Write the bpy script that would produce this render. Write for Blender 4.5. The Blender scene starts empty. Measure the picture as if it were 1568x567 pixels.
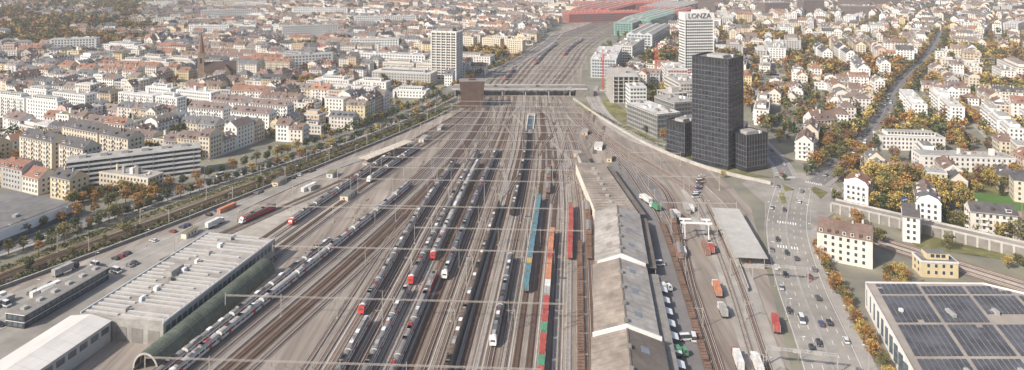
import bpy, math, random
import numpy as np
from mathutils import Vector
R=random.Random(11)
sc=bpy.context.scene
sc.view_settings.view_transform='Standard'; sc.view_settings.look='None'; sc.view_settings.exposure=0
COL=sc.collection
# ---------------------------------------------------------------- materials
def mat(name,c,rough=.8,metal=0,var=.25,scale=.3,c2=None,detail=4,stretch=None,spec=.3,var2=0,scale2=.02,bump=0):
    m=bpy.data.materials.new(name); m.use_nodes=True; nt=m.node_tree; b=nt.nodes['Principled BSDF']
    b.inputs['Roughness'].default_value=rough; b.inputs['Metallic'].default_value=metal
    b.inputs['Specular IOR Level'].default_value=spec
    tc=nt.nodes.new('ShaderNodeTexCoord'); src=tc.outputs['Object']
    if stretch:
        mp=nt.nodes.new('ShaderNodeMapping'); mp.vector_type='POINT'
        mp.inputs['Rotation'].default_value=(0,0,stretch[2]); mp.inputs['Scale'].default_value=(stretch[0],stretch[1],1)
        nt.links.new(src,mp.inputs[0]); src=mp.outputs[0]
    n=nt.nodes.new('ShaderNodeTexNoise'); n.inputs['Scale'].default_value=scale; n.inputs['Detail'].default_value=detail; n.inputs['Roughness'].default_value=.65
    nt.links.new(src,n.inputs['Vector'])
    r=nt.nodes.new('ShaderNodeValToRGB'); r.color_ramp.elements[0].position=.3; r.color_ramp.elements[1].position=.7
    a=[max(0,x*(1-var)) for x in c]; d=[min(1,x*(1+var)) for x in (c2 or c)]
    r.color_ramp.elements[0].color=(*a,1); r.color_ramp.elements[1].color=(*d,1)
    nt.links.new(n.outputs['Fac'],r.inputs[0]); out=r.outputs[0]
    if var2:
        n2=nt.nodes.new('ShaderNodeTexNoise'); n2.inputs['Scale'].default_value=scale2; n2.inputs['Detail'].default_value=5
        nt.links.new(tc.outputs['Object'],n2.inputs['Vector'])
        mr=nt.nodes.new('ShaderNodeMapRange'); mr.inputs[1].default_value=.3; mr.inputs[2].default_value=.7
        mr.inputs[3].default_value=1-var2; mr.inputs[4].default_value=1+var2
        nt.links.new(n2.outputs['Fac'],mr.inputs[0])
        mx=nt.nodes.new('ShaderNodeVectorMath'); mx.operation='SCALE'
        nt.links.new(out,mx.inputs[0]); nt.links.new(mr.outputs[0],mx.inputs['Scale']); out=mx.outputs[0]
    nt.links.new(out,b.inputs['Base Color'])
    return m
walls=[mat('render_'+n,c,.85,var=.08,scale=.25,var2=.06,scale2=.05) for n,c in dict(
 cream=(.66,.58,.45),white=(.74,.71,.66),offwhite=(.68,.63,.55),grey=(.45,.44,.42),sand=(.58,.46,.33),pink=(.58,.43,.36),white2=(.78,.77,.74),yellow=(.64,.53,.33),
 paleblue=(.52,.54,.55)).items()]
roofs=[mat('roof_'+n,c,.85,var=.22,scale=.5,var2=.15,scale2=.08) for n,c in dict(
 brown=(.195,.135,.11),redbrown=(.26,.14,.10),mauve=(.19,.145,.13),dark=(.10,.095,.095),slate=(.15,.15,.155),orange=(.34,.19,.13),taupe=(.23,.19,.165)).items()]
flats=[mat('flatroof_'+n,c,.9,var=.18,scale=.2,var2=.15,scale2=.05) for n,c in dict(grey=(.36,.345,.32),light=(.54,.52,.49),brown=(.29,.24,.2),green=(.22,.2,.12),dark=(.18,.175,.17)).items()]
glass=mat('window_glass',(.06,.065,.07),.15,var=.4,scale=.9,spec=.6)
glass2=mat('window_glass_blue',(.10,.13,.15),.12,var=.4,scale=.5,spec=.7)
frame_w=mat('white_trim',(.72,.71,.68),.6,var=.06)
brick=mat('chimney_brick',(.27,.17,.13),.9)
concrete=mat('concrete',(.44,.415,.38),.85,var=.15,scale=.3,var2=.12,scale2=.05)
conc_d=mat('dark_concrete',(.24,.225,.205),.85,var=.2,scale=.3)
asphalt=mat('asphalt',(.19,.18,.175),.9,var=.10,scale=.15,var2=.16,scale2=.03)
asph_l=mat('worn_asphalt',(.29,.27,.24),.9,var=.14,scale=.12,var2=.22,scale2=.03)
pave=mat('paving',(.34,.32,.295),.9,var=.12,scale=.3,var2=.15,scale2=.04)
paint=mat('road_paint',(.78,.78,.76),.7,var=.08,scale=2)
grass=mat('grass',(.115,.13,.045),.95,var=.3,scale=.12,c2=(.2,.18,.08),var2=.25,scale2=.03)
grass2=mat('sports_grass',(.09,.17,.045),.95,var=.15,scale=.1)
scrub=mat('scrub_ground',(.15,.135,.075),.95,var=.35,scale=.2,c2=(.23,.19,.11))
def leaf(n,c): return mat('leaf_'+n,c,.9,var=.4,scale=.35,spec=.1)  # dark copies below paint shade low in foliage, some mixed in at random
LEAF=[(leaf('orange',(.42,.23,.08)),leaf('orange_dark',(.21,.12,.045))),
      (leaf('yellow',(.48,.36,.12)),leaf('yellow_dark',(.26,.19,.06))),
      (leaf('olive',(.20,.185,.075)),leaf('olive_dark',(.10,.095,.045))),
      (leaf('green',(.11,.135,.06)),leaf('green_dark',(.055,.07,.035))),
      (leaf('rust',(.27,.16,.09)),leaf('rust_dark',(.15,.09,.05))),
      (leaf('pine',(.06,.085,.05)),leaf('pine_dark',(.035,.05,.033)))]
bark=mat('bark',(.12,.09,.07),.95)
steel=mat('galvanised_steel',(.45,.44,.42),.5,.2,var=.1)
steel_r=mat('rusty_steel',(.22,.135,.095),.8,.1,var=.3)
white_m=mat('white_metal',(.76,.76,.75),.4,var=.05,scale=.2)
dark_m=mat('dark_metal',(.05,.05,.053),.5,var=.3)
red_m=mat('red_paint',(.48,.05,.04),.35,var=.15,scale=.4)
rubber=mat('rubber',(.025,.025,.025),.8)
# ---------------------------------------------------------------- mesh accumulator
class Acc:
    def __init__(s): s.V=[];s.F=[];s.I=[];s.mats=[];s.mm={};s.tf(0,0)
    def tf(s,x,y,a=0,z=0): s.ox,s.oy,s.oz=x,y,z; s.c=math.cos(a); s.s=math.sin(a)
    def mi(s,m):
        k=s.mm.get(m.name)
        if k is None: k=len(s.mats); s.mm[m.name]=k; s.mats.append(m)
        return k
    def poly(s,pts,m):
        n=len(s.V)
        for x,y,z in pts: s.V.append((s.ox+x*s.c-y*s.s,s.oy+x*s.s+y*s.c,s.oz+z))
        s.F.append(tuple(range(n,n+len(pts)))); s.I.append(s.mi(m))
    def box(s,x0,x1,y0,y1,z0,z1,m,top=None,bot=False):
        s.poly([(x0,y0,z0),(x1,y0,z0),(x1,y0,z1),(x0,y0,z1)],m)
        s.poly([(x1,y0,z0),(x1,y1,z0),(x1,y1,z1),(x1,y0,z1)],m)
        s.poly([(x1,y1,z0),(x0,y1,z0),(x0,y1,z1),(x1,y1,z1)],m)
        s.poly([(x0,y1,z0),(x0,y0,z0),(x0,y0,z1),(x0,y1,z1)],m)
        s.poly([(x0,y0,z1),(x1,y0,z1),(x1,y1,z1),(x0,y1,z1)],top or m)
        if bot: s.poly([(x0,y1,z0),(x1,y1,z0),(x1,y0,z0),(x0,y0,z0)],m)
    def prism(s,pts,z0,z1,m,top=None):
        n=len(pts)
        for i in range(n):
            a=pts[i];b=pts[(i+1)%n]
            s.poly([(a[0],a[1],z0),(b[0],b[1],z0),(b[0],b[1],z1),(a[0],a[1],z1)],m)
        s.poly([(p[0],p[1],z1) for p in pts],top or m)
    def cyl(s,x,y,z0,z1,r0,r1,m,n=8):
        for i in range(n):
            a=2*math.pi*i/n;b=2*math.pi*(i+1)/n
            s.poly([(x+r0*math.cos(a),y+r0*math.sin(a),z0),(x+r0*math.cos(b),y+r0*math.sin(b),z0),(x+r1*math.cos(b),y+r1*math.sin(b),z1),(x+r1*math.cos(a),y+r1*math.sin(a),z1)],m)
        s.poly([(x+r1*math.cos(2*math.pi*i/n),y+r1*math.sin(2*math.pi*i/n),z1) for i in range(n)],m)
    def wheel(s,x,y,z,r,w,m,n=8):
        pa=[(x-w/2,y+r*math.cos(2*math.pi*i/n),z+r*math.sin(2*math.pi*i/n)) for i in range(n)]
        pb=[(x+w/2,p[1],p[2]) for p in pa]
        s.poly(pa,m);s.poly(pb,m)
        for i in range(n): s.poly([pa[i],pa[(i+1)%n],pb[(i+1)%n],pb[i]],m)
    def beam(s,p,q,t,m):
        p=Vector(p);q=Vector(q);d=(q-p).normalized()
        u=d.cross(Vector((0,0,1)));
        if u.length<.01:u=Vector((1,0,0))
        u.normalize();v=d.cross(u);u*=t/2;v*=t/2
        c=[u+v,u-v,-u-v,-u+v]
        for i in range(4):
            a=c[i];b=c[(i+1)%4]; s.poly([tuple(p+a),tuple(p+b),tuple(q+b),tuple(q+a)],m)
    def mesh(s,name):
        me=bpy.data.meshes.new(name); me.from_pydata(s.V,[],s.F)
        for m in s.mats: me.materials.append(m)
        me.polygons.foreach_set('material_index',s.I); me.update(); return me
    def build(s,name,x=0,y=0,a=0,z=0): return put(s.mesh(name),name,x,y,a,z)
def put(me,name,x=0,y=0,a=0,z=0,sc_=1):
    o=bpy.data.objects.new(name,me); o.location=(x,y,z); o.rotation_euler=(0,0,a)
    if sc_!=1:o.scale=(sc_,)*3
    COL.objects.link(o); return o
# ---------------------------------------------------------------- lines
def smooth(pts,n=8):
    P=[pts[0]]+list(pts)+[pts[-1]]; out=[]
    for i in range(1,len(P)-2):
        a,b,c,d=P[i-1],P[i],P[i+1],P[i+2]
        for k in range(n):
            t=k/n
            out.append(tuple(.5*((2*b[j])+(-a[j]+c[j])*t+(2*a[j]-5*b[j]+4*c[j]-d[j])*t*t+(-a[j]+3*b[j]-3*c[j]+d[j])*t**3) for j in (0,1)))
    out.append(tuple(pts[-1])); return out
def offs(pts,o):
    out=[]
    for i,p in enumerate(pts):
        a=pts[max(0,i-1)];b=pts[min(len(pts)-1,i+1)]
        dx,dy=b[0]-a[0],b[1]-a[1];l=math.hypot(dx,dy) or 1
        out.append((p[0]+dy/l*o,p[1]-dx/l*o))
    return out
def walk(pts,step,start=0):
    out=[];need=start
    for i in range(len(pts)-1):
        a=pts[i];b=pts[i+1];l=math.hypot(b[0]-a[0],b[1]-a[1])
        if l==0: continue
        while need<=l:
            t=need/l; out.append((a[0]+(b[0]-a[0])*t,a[1]+(b[1]-a[1])*t,math.atan2(b[1]-a[1],b[0]-a[0]))); need+=step
        need-=l
    return out
def ribbon(acc,pts,o0,o1,z,m):
    A=offs(pts,o0);B=offs(pts,o1)
    for i in range(len(pts)-1): acc.poly([(*A[i],z),(*A[i+1],z),(*B[i+1],z),(*B[i],z)],m)
def raised(acc,pts,o0,o1,z0,z1,m):
    A=offs(pts,o0);B=offs(pts,o1)
    for i in range(len(pts)-1):
        acc.poly([(*A[i],z1),(*A[i+1],z1),(*B[i+1],z1),(*B[i],z1)],m)
        acc.poly([(*A[i],z0),(*A[i+1],z0),(*A[i+1],z1),(*A[i],z1)],m)
        acc.poly([(*B[i],z0),(*B[i+1],z0),(*B[i+1],z1),(*B[i],z1)],m)
def dashes(acc,pts,o,z,m,on=3,off=6,w=.18):
    q=offs(pts,o)
    for x,y,a in walk(q,on+off):
        acc.tf(x,y,a); acc.poly([(0,-w/2,z),(on,-w/2,z),(on,w/2,z),(0,w/2,z)],m)
    acc.tf(0,0)
def inpoly(x,y,P):
    r=False;j=len(P)-1
    for i in range(len(P)):
        if (P[i][1]>y)!=(P[j][1]>y) and x<(P[j][0]-P[i][0])*(y-P[i][1])/(P[j][1]-P[i][1])+P[i][0]: r=not r
        j=i
    return r
# ---------------------------------------------------------------- camera, light, sky
H=150
cd=bpy.data.cameras.new('camera'); cam=bpy.data.objects.new('camera',cd); COL.objects.link(cam)
cd.sensor_width=36; cd.lens=24; cd.shift_y=-0.2283; cam.location=(0,0,H); cam.rotation_euler=(math.radians(90),0,0)
cd.clip_end=30000; cd.clip_start=1; sc.camera=cam
EL=math.radians(38); AZ=math.atan2(-.82,-.57)
sd=Vector((math.sin(AZ)*math.cos(EL),math.cos(AZ)*math.cos(EL),math.sin(EL)))
l=bpy.data.lights.new('sun','SUN'); l.energy=5; l.angle=math.radians(.6); l.color=(1,.925,.84)
lo=bpy.data.objects.new('sun',l); lo.rotation_euler=sd.to_track_quat('Z','Y').to_euler(); lo.location=(0,0,500); COL.objects.link(lo)
w=bpy.data.worlds.new('World'); sc.world=w; w.use_nodes=True; nt=w.node_tree
sky=nt.nodes.new('ShaderNodeTexSky'); sky.sky_type='NISHITA'; sky.sun_disc=False; sky.sun_elevation=EL; sky.sun_rotation=AZ
sky.air_density=1.0; sky.dust_density=3
nt.links.new(sky.outputs[0],nt.nodes['Background'].inputs[0]); nt.nodes['Background'].inputs[1].default_value=.15
hz=Acc(); hz.box(-4000,4000,-500,7000,-1,260,concrete,bot=True); ho=hz.build('haze_air')
hm=bpy.data.materials.new('haze'); hm.use_nodes=True; t=hm.node_tree; t.nodes.clear()
vs=t.nodes.new('ShaderNodeVolumeScatter'); vs.inputs['Density'].default_value=.00012; vs.inputs['Anisotropy'].default_value=.0; vs.inputs['Color'].default_value=(.97,.97,1,1)
om=t.nodes.new('ShaderNodeOutputMaterial'); t.links.new(vs.outputs[0],om.inputs['Volume'])
ho.data.materials.clear(); ho.data.materials.append(hm)
for p in ho.data.polygons:p.material_index=0
# ---------------------------------------------------------------- ground
gm=mat('city_ground',(.19,.18,.165),.95,var=.25,scale=.03,c2=(.22,.21,.15),var2=.15,scale2=.008)
a=Acc(); a.poly([(-9000,-1500,0),(9000,-1500,0),(9000,14000,0),(-9000,14000,0)],gm); a.build('ground')
ballast=mat('ballast_ground',(.225,.185,.15),.95,var=.22,scale=.5,c2=(.31,.27,.235),stretch=(.55,.02,math.radians(5)),var2=.22,scale2=.02,detail=6)
YARD=[(-215,120),(-236,320),(-190,392),(-98,570),(-56,667),(-36,697),(-12,896),(15,980),(73,1161),(102,1363),(230,1700),(380,1700),(230,1363),(163,1206),(121,1045),(93,896),(77,765),(58,697),(85,600),(112,522),(135,470),(140,440),(140,400),(122,330),(100,244),(84,120)]
a=Acc(); a.poly([(x,y,.02) for x,y in YARD],ballast); a.build('rail_yard_ground')
# ---------------------------------------------------------------- tracks
bal=[mat('ballast_'+n,c,.95,var=.24,scale=1.2,detail=6,stretch=(1,.15,0),var2=.25,scale2=.03) for n,c in dict(rust=(.225,.16,.12),grey=(.26,.235,.21),light=(.38,.345,.305),brown=(.165,.125,.10),tan=(.31,.26,.21)).items()]
bedm=[mat('sleeper_'+n,c,.95,var=.25,scale=.8) for n,c in dict(wood=(.11,.075,.058),conc=(.30,.27,.24),mid=(.17,.125,.10)).items()]
railm=mat('rail_steel',(.66,.61,.56),.4,.3,var=.12); railr=mat('rail_rust',(.17,.10,.07),.7,.1,var=.2)
SL=.092
slotX=lambda k,Y: (-29+83*k/13)
def corridor(k):
    f=k/13
    return [(12-41+82*f,760-20),(25-42+90*f,830),(40-48+96*f,896),(70-50+98*f,1045),(104-48+96*f,1161),(162-42+84*f,1306),(240-40+80*f,1500),(310-40+80*f,1660)]
trk=Acc(); NT=[0]
tracks={}
def track(key,pts,bm=None,n=8,rail=None):
    i=NT[0];NT[0]+=1
    P=smooth(pts,n); z=.03+.004*(i%60)
    b=bm or R.choices(bal,[3,3,1.3,3,2])[0]; s=R.choice(bedm); r=rail or R.choice([railm,railm,railr])
    ribbon(trk,P,-1.9,1.9,z,b); ribbon(trk,P,-1.2,1.2,z+.26,s)
    for o in (-.75,.75): raised(trk,P,o-.08,o+.08,z+.26,z+.42,r)
    tracks[key]=P
for i in range(24):
    x0=-75+4.75*i; sl=max(0,min(13,round(i*11/23)+1))
    key=('c',i); f=lambda Y:x0+SL*(Y-244)
    ye=430 if 5<i<19 else 400
    pts=[(f(120),120),(f(244),244),(f(330),330),(f(ye),ye)]
    xt=slotX(sl,697)
    for Y in (520,610): 
        t=(Y-ye)/(697-ye); t=t*t*(3-2*t); pts.append(((f(Y))*(1-t)+(xt-(697-Y)*.06)*t,Y))
    pts+=[(xt,697)]
    track(key,pts)
for k in range(14): track(('s',k),[(slotX(k,0)-2,660),(slotX(k,0),697)]+corridor(k),R.choice(bal[:2]+bal[3:]))
for j in range(7):
    x0=-122+4.75*j; q=x0
    track(('l',j),[(q-30,130),(q,244),(q+.28*96,340),(q+.28*186*(1-.02*j),430),(-52+3.3*j,520),(-39+3*j,620),(-29+1.6*j,697)])
for j in range(5):
    x0=-133+5*j
    track(('w',j),[(x0-9,315),(x0,345),(x0+.26*80,425),(-93+5.5*j,498),(-62+4*j,590),(-31+1.5*j,690)],bal[4] if j%2 else bal[2])
for j in range(3):
    track(('m',j),[(-262+5*j,210),(-243+5*j,300),(-196+5*j,385),(-148+5*j,478),(-103+4.5*j,566),(-60+4.5*j,655),(-38+4*j,700),(-32+3*j,745)],bal[3] if j==1 else bal[0])
for j in range(2):
    track(('x',j),[(-170+5*j,330),(-143+5*j,385),(-110+5*j,450),(-86+5*j,520),(-52+3*j,620)],bal[4])
for j in range(4):
    o=4.8*j
    track(('r',j),[(54-o*.2,697),(62-o*.6,640),(79-o*.8,545),(101-o,475),(114-o,430),(113-o,387),(103-o,310),(92-o,244),(74-o,130)] if j<2 else
      [(50-o*.2,697),(55-o*.3,640),(72-o*.6,545),(92-o*.6,475),(101-o*.5,430),(99-o*.6,387),(86-o*.6,300),(80-o*.6,244),(67-o*.6,130)],bal[4] if j%2 else bal[0])
for j in range(2):
    track(('f',j),[(60+6*j,640),(70+6*j,545),(78+6*j,470),(80+5*j,430),(82+5*j,373),(70+5*j,244),(56+5*j,130)],bal[0])
for k in range(34):
    y=R.uniform(440,660); t=(y-244)/453; cx=R.uniform(-70,60)*(1-.2*t)+12; d=R.choice([-1,1])*R.uniform(4,12)
    track(('k',k),[(cx-3,y-38),(cx,y-20),(cx+d,y+25),(cx+d+3,y+42)],R.choice(bal[:2]))
trk.build('railway_tracks')
def tx(key,Y):
    P=tracks[key]
    for i in range(len(P)-1):
        if P[i][1]<=Y<=P[i+1][1] or P[i][1]>=Y>=P[i+1][1]:
            t=(Y-P[i][1])/((P[i+1][1]-P[i][1]) or 1); return P[i][0]+(P[i+1][0]-P[i][0])*t,(P[i+1][0]-P[i][0])/((P[i+1][1]-P[i][1]) or 1)
    return P[0][0],0
a=Acc()
for i in range(1,23,2):
    x0=-75+4.75*i+2.37; pts=[(x0+SL*(Y-244),Y) for Y in (130,244,330,410)]
    raised(a,pts,-.3,.3,.03,.16,concrete)
a.build('cable_trough')
# ---------------------------------------------------------------- trains
tgrey=mat('train_roof_grey',(.24,.225,.215),.6,var=.2,scale=.5); twhite=mat('train_white',(.70,.69,.67),.35,var=.06)
tdark=mat('train_underframe',(.05,.045,.04),.8); tred=mat('train_red',(.50,.05,.04),.35,var=.1); tblue=mat('train_darkgrey',(.15,.15,.16),.5,var=.2)
def coach(a,L,body,roofm,nose=None,panto=False,door=tred,rnd=0):
    h=L/2
    prof=[(-1.4,.9,body),(-1.45,1.9,glass),(-1.45,2.75,body),(-1.42,3.25,roofm),(-1.05,3.75,roofm),(-.45,3.98,roofm),(.45,3.98,roofm),(1.05,3.75,roofm),(1.42,3.25,body),(1.45,2.75,glass),(1.45,1.9,body),(1.4,.9,None)]
    y0,y1=-h+.25,h-.25
    secs=[(y0,1,0),(y1,1,0)]
    if nose: secs=[(y0,.62,-1),(y0+.9,.85,-.4),(y0+2.6,1,0),(y1,1,0)]
    def pt(p,s): 
        y,k,d=s; return (p[0]*(.75+.25*k),y+(0 if k==1 else (p[1]-.9)*(1-k)*.9),.9+(p[1]-.9)*(.6+.4*k))
    for si in range(len(secs)-1):
        for i in range(len(prof)-1):
            m=prof[i][2]
            if nose and si==0: m=nose if prof[i][2] is not glass else glass
            if nose and si==1 and m is body: m=nose
            if m is roofm and nose and si==1: m=body
            a.poly([pt(prof[i],secs[si]),pt(prof[i],secs[si+1]),pt(prof[i+1],secs[si+1]),pt(prof[i+1],secs[si])],m)
    a.poly([pt(p,secs[0]) for p in prof],nose or body); a.poly([pt(p,secs[-1]) for p in prof],body)
    if nose:
        a.poly([(-.9,y0-.02+1.1*.3,2.1),(.9,y0-.02+1.1*.3,2.1),(.8,y0+.95,2.95),(-.8,y0+.95,2.95)],glass)
    n=int(L/3)
    for i in range(n):
        y=-h+2+(L-4)*i/(n-1)
        for sx in(-1,1):
            if nose and y<y0+3: continue
            if i in(1,n-2) and door: a.box(sx*1.46-.02,sx*1.46+.02,y-.7,y+.7,1.0,2.95,door)
            else: a.box(sx*1.46-.01,sx*1.46+.01,y-.18,y+.18,1.9,2.75,body)
    a.box(-1.2,1.2,-h+.8,h-.8,.62,.9,tdark)
    for yb in(-h+3.4,h-3.4):
        a.box(-1.1,1.1,yb-1.6,yb+1.6,.35,.7,tdark)
        for dy in(-1.25,1.25):
            for sx in(-.75,.75): a.wheel(sx,yb+dy,.48,.46,.14,tdark)
    rr=random.Random(rnd)
    for k in range(rr.randint(3,5)):
        y=rr.uniform(-h+4,h-4); a.box(-.7,.7,y-1.1,y+1.1,3.97,4.22,rr.choice([steel,tdark,tgrey,white_m]))
    a.box(-.9,-.75,-h+2,h-2,3.9,4.02,tdark)
    if panto:
        y=h-5
        for sx in(-.5,.5):
            a.beam((sx,y-1,4.1),(sx,y+.6,4.8),.09,tdark);a.beam((sx,y+.6,4.8),(sx,y-.7,5.5),.09,tdark)
        a.beam((-.9,y-.7,5.5),(.9,y-.7,5.5),.12,tdark); a.box(-.6,.6,y-1.3,y+.9,3.98,4.12,red_m)
def ptrain(key,y0,y1,body=twhite,roofm=tgrey,nose=tred,L=25,name='passenger_train',door=tred):
    a=Acc(); n=max(1,round((y1-y0)/L)); 
    for i in range(n):
        Y=y0+(i+.5)*L; x,s=tx(key,Y); last=(i==n-1)
        ang=-math.atan(s)
        if last and n>1: ang+=math.pi
        a.tf(x,Y,ang,.45); coach(a,L,body,roofm,nose if (i==0 or (last)) else None,i in(0,n//2),door,i+int(y0))
        if i<n-1:
            a.tf(x,Y,-math.atan(s),.45); a.box(-1.1,1.1,L/2-.25,L/2+.25,1.1,3.5,tdark)
    return a.build(name)
tbr=mat('train_brown',(.17,.125,.10),.7,var=.2); trl=mat('train_roof_light',(.42,.40,.38),.5,var=.15)
ptrain(('l',1),236,436,roofm=trl); ptrain(('l',0),225,360,roofm=tgrey); 
ptrain(('w',1),371,500); ptrain(('w',3),440,515,nose=twhite)
ptrain(('x',0),372,400,body=tred,nose=twhite)
ptrain(('c',2),280,480); ptrain(('c',3),225,275,nose=twhite)
ptrain(('c',5),305,505); ptrain(('c',5),225,292,nose=twhite); ptrain(('c',6),330,480,roofm=trl)
ptrain(('c',7),222,297,nose=twhite); ptrain(('c',8),310,510,roofm=tblue,nose=twhite)
ptrain(('c',11),225,400,roofm=tbr,body=mat('coach_green',(.11,.12,.10),.5),nose=None,door=None)
ptrain(('c',14),257,320,roofm=tblue,nose=twhite); ptrain(('c',13),385,560,roofm=mat('train_brown2',(.10,.085,.075),.7),body=tdark,nose=None,door=None)
ptrain(('s',5),900,1100); ptrain(('s',9),980,1150); ptrain(('s',2),790,870); ptrain(('c',0),150,230,nose=twhite)
def cm(n,c): return mat('container_'+n,c,.6,var=.25,scale=.7,var2=.15,scale2=.2)
cc=dict(red=cm('red',(.40,.085,.07)),orange=cm('orange',(.52,.22,.12)),teal=cm('teal',(.11,.22,.26)),green=cm('green',(.10,.27,.16)),grey=cm('grey',(.37,.36,.34)),white=cm('white',(.66,.65,.62)),blue=cm('blue',(.10,.16,.28)),brown=cm('brown',(.25,.15,.11)),ochre=cm('ochre',(.45,.33,.12)))
def container(a,x,y,z,L,m,w=2.44,h=2.6):
    a.box(x-w/2,x+w/2,y-L/2,y+L/2,z,z+h,m)
    n=int(L/.6)
    for i in range(n):
        yy=y-L/2+.3+i*.6
        for sx in(-1,1): a.box(x+sx*w/2-.03,x+sx*w/2+.03,yy-.12,yy+.12,z+.15,z+h-.15,m)
    for sx in(-1,1):
        for sy in(-1,1): a.box(x+sx*(w/2-.06)-.09,x+sx*(w/2-.06)+.09,y+sy*(L/2-.06)-.09,y+sy*(L/2-.06)+.09,z-.02,z+h+.03,steel)
    for k in range(int(L/1.5)): a.box(x-w/2+.2,x+w/2-.2,y-L/2+.7+k*1.5,y-L/2+.82+k*1.5,z+h,z+h+.04,m)
    a.box(x-.04,x+.04,y-L/2-.04,y-L/2,z+.1,z+h-.1,steel)
def flatwagon(a,L,deck=steel_r):
    a.box(-1.3,1.3,-L/2+.4,L/2-.4,.95,1.15,deck)
    for s_ in(-1,1): a.box(s_*1.2-.08,s_*1.2+.08,-L/2+1,L/2-1,.7,.95,tdark)
    for k in range(int(L/2)): a.box(-1.32,1.32,-L/2+1+k*2,-L/2+1.15+k*2,1.15,1.22,tdark)
    for yb in(-L/2+2.6,L/2-2.6):
        a.box(-1,1,yb-1.2,yb+1.2,.4,.75,tdark)
        for dy in(-.9,.9):
            for sx in(-.75,.75): a.wheel(sx,yb+dy,.46,.45,.14,tdark)
    a.box(-.15,.15,-L/2-.3,-L/2+.4,.8,1,tdark)
def ftrain(key,y0,seq,L=14,name='freight_train'):
    a=Acc()
    for i,c in enumerate(seq):
        Y=y0+(i+.5)*L;x,s=tx(key,Y); a.tf(x,Y,-math.atan(s),.45); flatwagon(a,L)
        if c=='-': 
            for sx in(-1,1):
                for k in range(5): a.box(sx*1.28-.05,sx*1.28+.05,-L/2+1.5+k*2.7,-L/2+1.6+k*2.7,1.15,2.4,steel_r)
        elif c=='box':
            a.box(-1.35,1.35,-L/2+.5,L/2-.5,1.2,3.3,cc['brown']); a.poly([(-1.4,-L/2+.5,3.3),(0,-L/2+.5,3.75),(0,L/2-.5,3.75),(-1.4,L/2-.5,3.3)],tgrey);a.poly([(1.4,-L/2+.5,3.3),(0,-L/2+.5,3.75),(0,L/2-.5,3.75),(1.4,L/2-.5,3.3)],tgrey)
        elif '+' in c:
            p,q=c.split('+'); container(a,0,-3.25,1.2,6.06,cc[p]);container(a,0,3.25,1.2,6.06,cc[q])
        else: container(a,0,0,1.2,12.9,cc[c])
    return a.build(name)
ftrain(('c',16),298,['teal','teal+ochre','teal','teal','teal+teal','teal','teal','teal'])
ftrain(('c',18),205,['red','red','red+green','red+red','green+red','red+red','grey+white','orange','orange+red','orange+orange','orange'],L=14.2)
ftrain(('c',20),330,['red','red+red','red','red','red+brown'],L=13.5)
ftrain(('c',21),225,['-']*9); ftrain(('c',22),330,['-','-','box','-','box'])
ftrain(('c',17),420,['box','-','box','-'])
ftrain(('f',0),150,['-']*16); ftrain(('r',3),330,['box','-','-','box','-'])
def loco(key,Y):
    a=Acc(); L=16
    a.box(-1.45,1.45,-L/2+1.8,L/2-1.8,1.0,3.7,tred,tgrey)
    for s in(-1,1):
        y0=s*(L/2-1.8); y1=s*(L/2)
        a.poly([(-1.45,y0,1),(-1.3,y1,1),(-1.3,y1,2.1),(-1.3,s*(L/2-.8),3.4),(-1.45,y0,3.7)],tred)
        a.poly([(1.45,y0,1),(1.3,y1,1),(1.3,y1,2.1),(1.3,s*(L/2-.8),3.4),(1.45,y0,3.7)],tred)
        a.poly([(-1.3,y1,1),(1.3,y1,1),(1.3,y1,2.1),(-1.3,y1,2.1)],tred)
        a.poly([(-1.3,y1,2.1),(1.3,y1,2.1),(1.3,s*(L/2-.8),3.4),(-1.3,s*(L/2-.8),3.4)],glass)
        a.poly([(-1.3,s*(L/2-.8),3.4),(1.3,s*(L/2-.8),3.4),(1.45,y0,3.7),(-1.45,y0,3.7)],tgrey)
        a.beam((0,s*4,3.8),(0,s*2.6,4.9),.12,tdark); a.beam((-.9,s*2.6,4.9),(.9,s*2.6,4.9),.1,tdark)
        a.box(-1.1,1.1,s*4.5-1.7,s*4.5+1.7,.4,.95,tdark)
        for dy in(-1.3,1.3):
            for sx in(-.75,.75): a.wheel(sx,s*4.5+dy,.55,.52,.14,tdark)
    a.box(-.9,.9,-2,2,3.7,3.95,tgrey); a.box(-.6,.6,-6,-3,3.7,3.9,steel); a.box(-.5,.5,3,5,3.7,3.95,tdark)
    x,sl=tx(key,Y); a.build('electric_locomotive',x,Y,-math.atan(sl),.45)
loco(('c',7),306)
# ---------------------------------------------------------------- catenary portals
cat_m=mat('catenary_steel',(.44,.40,.35),.6,.0,var=.12)
def portal(x0,x1,Y,z=8.2,tilt=-.05,name='catenary_portal'):
    a=Acc(); L=x1-x0
    dep=.42
    for yy in(-.2,.2):
        for zz in(0,dep): a.beam((0,yy,z+zz),(L,yy,z+zz),.065,cat_m)
    n=int(L/1.8)
    for i in range(n):
        xa=L*i/n; xb=L*(i+1)/n
        for yy in(-.2,.2): a.beam((xa,yy,z+(dep if i%2 else 0)),(xb,yy,z+(0 if i%2 else dep)),.035,cat_m)
    m=max(1,round(L/24))
    for i in range(m+1):
        xx=L*i/m
        for yy in(-.25,.25): a.beam((xx,yy,0),(xx,yy,z+1.4),.12,cat_m)
        for k in range(6): a.beam((xx,-.25,k*1.4),(xx,.25,k*1.4+1.2),.05,cat_m)
        a.box(xx-.5,xx+.5,-.7,.7,0,.4,concrete)
    for i in range(int(L/4.75)):
        xx=2.3+i*4.75; a.beam((xx,0,z),(xx,0,z-1.6),.07,dark_m); a.beam((xx,0,z-1.5),(xx+1.3,0,z-1.9),.06,dark_m)
    a.build(name,x0,Y,tilt)
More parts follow.
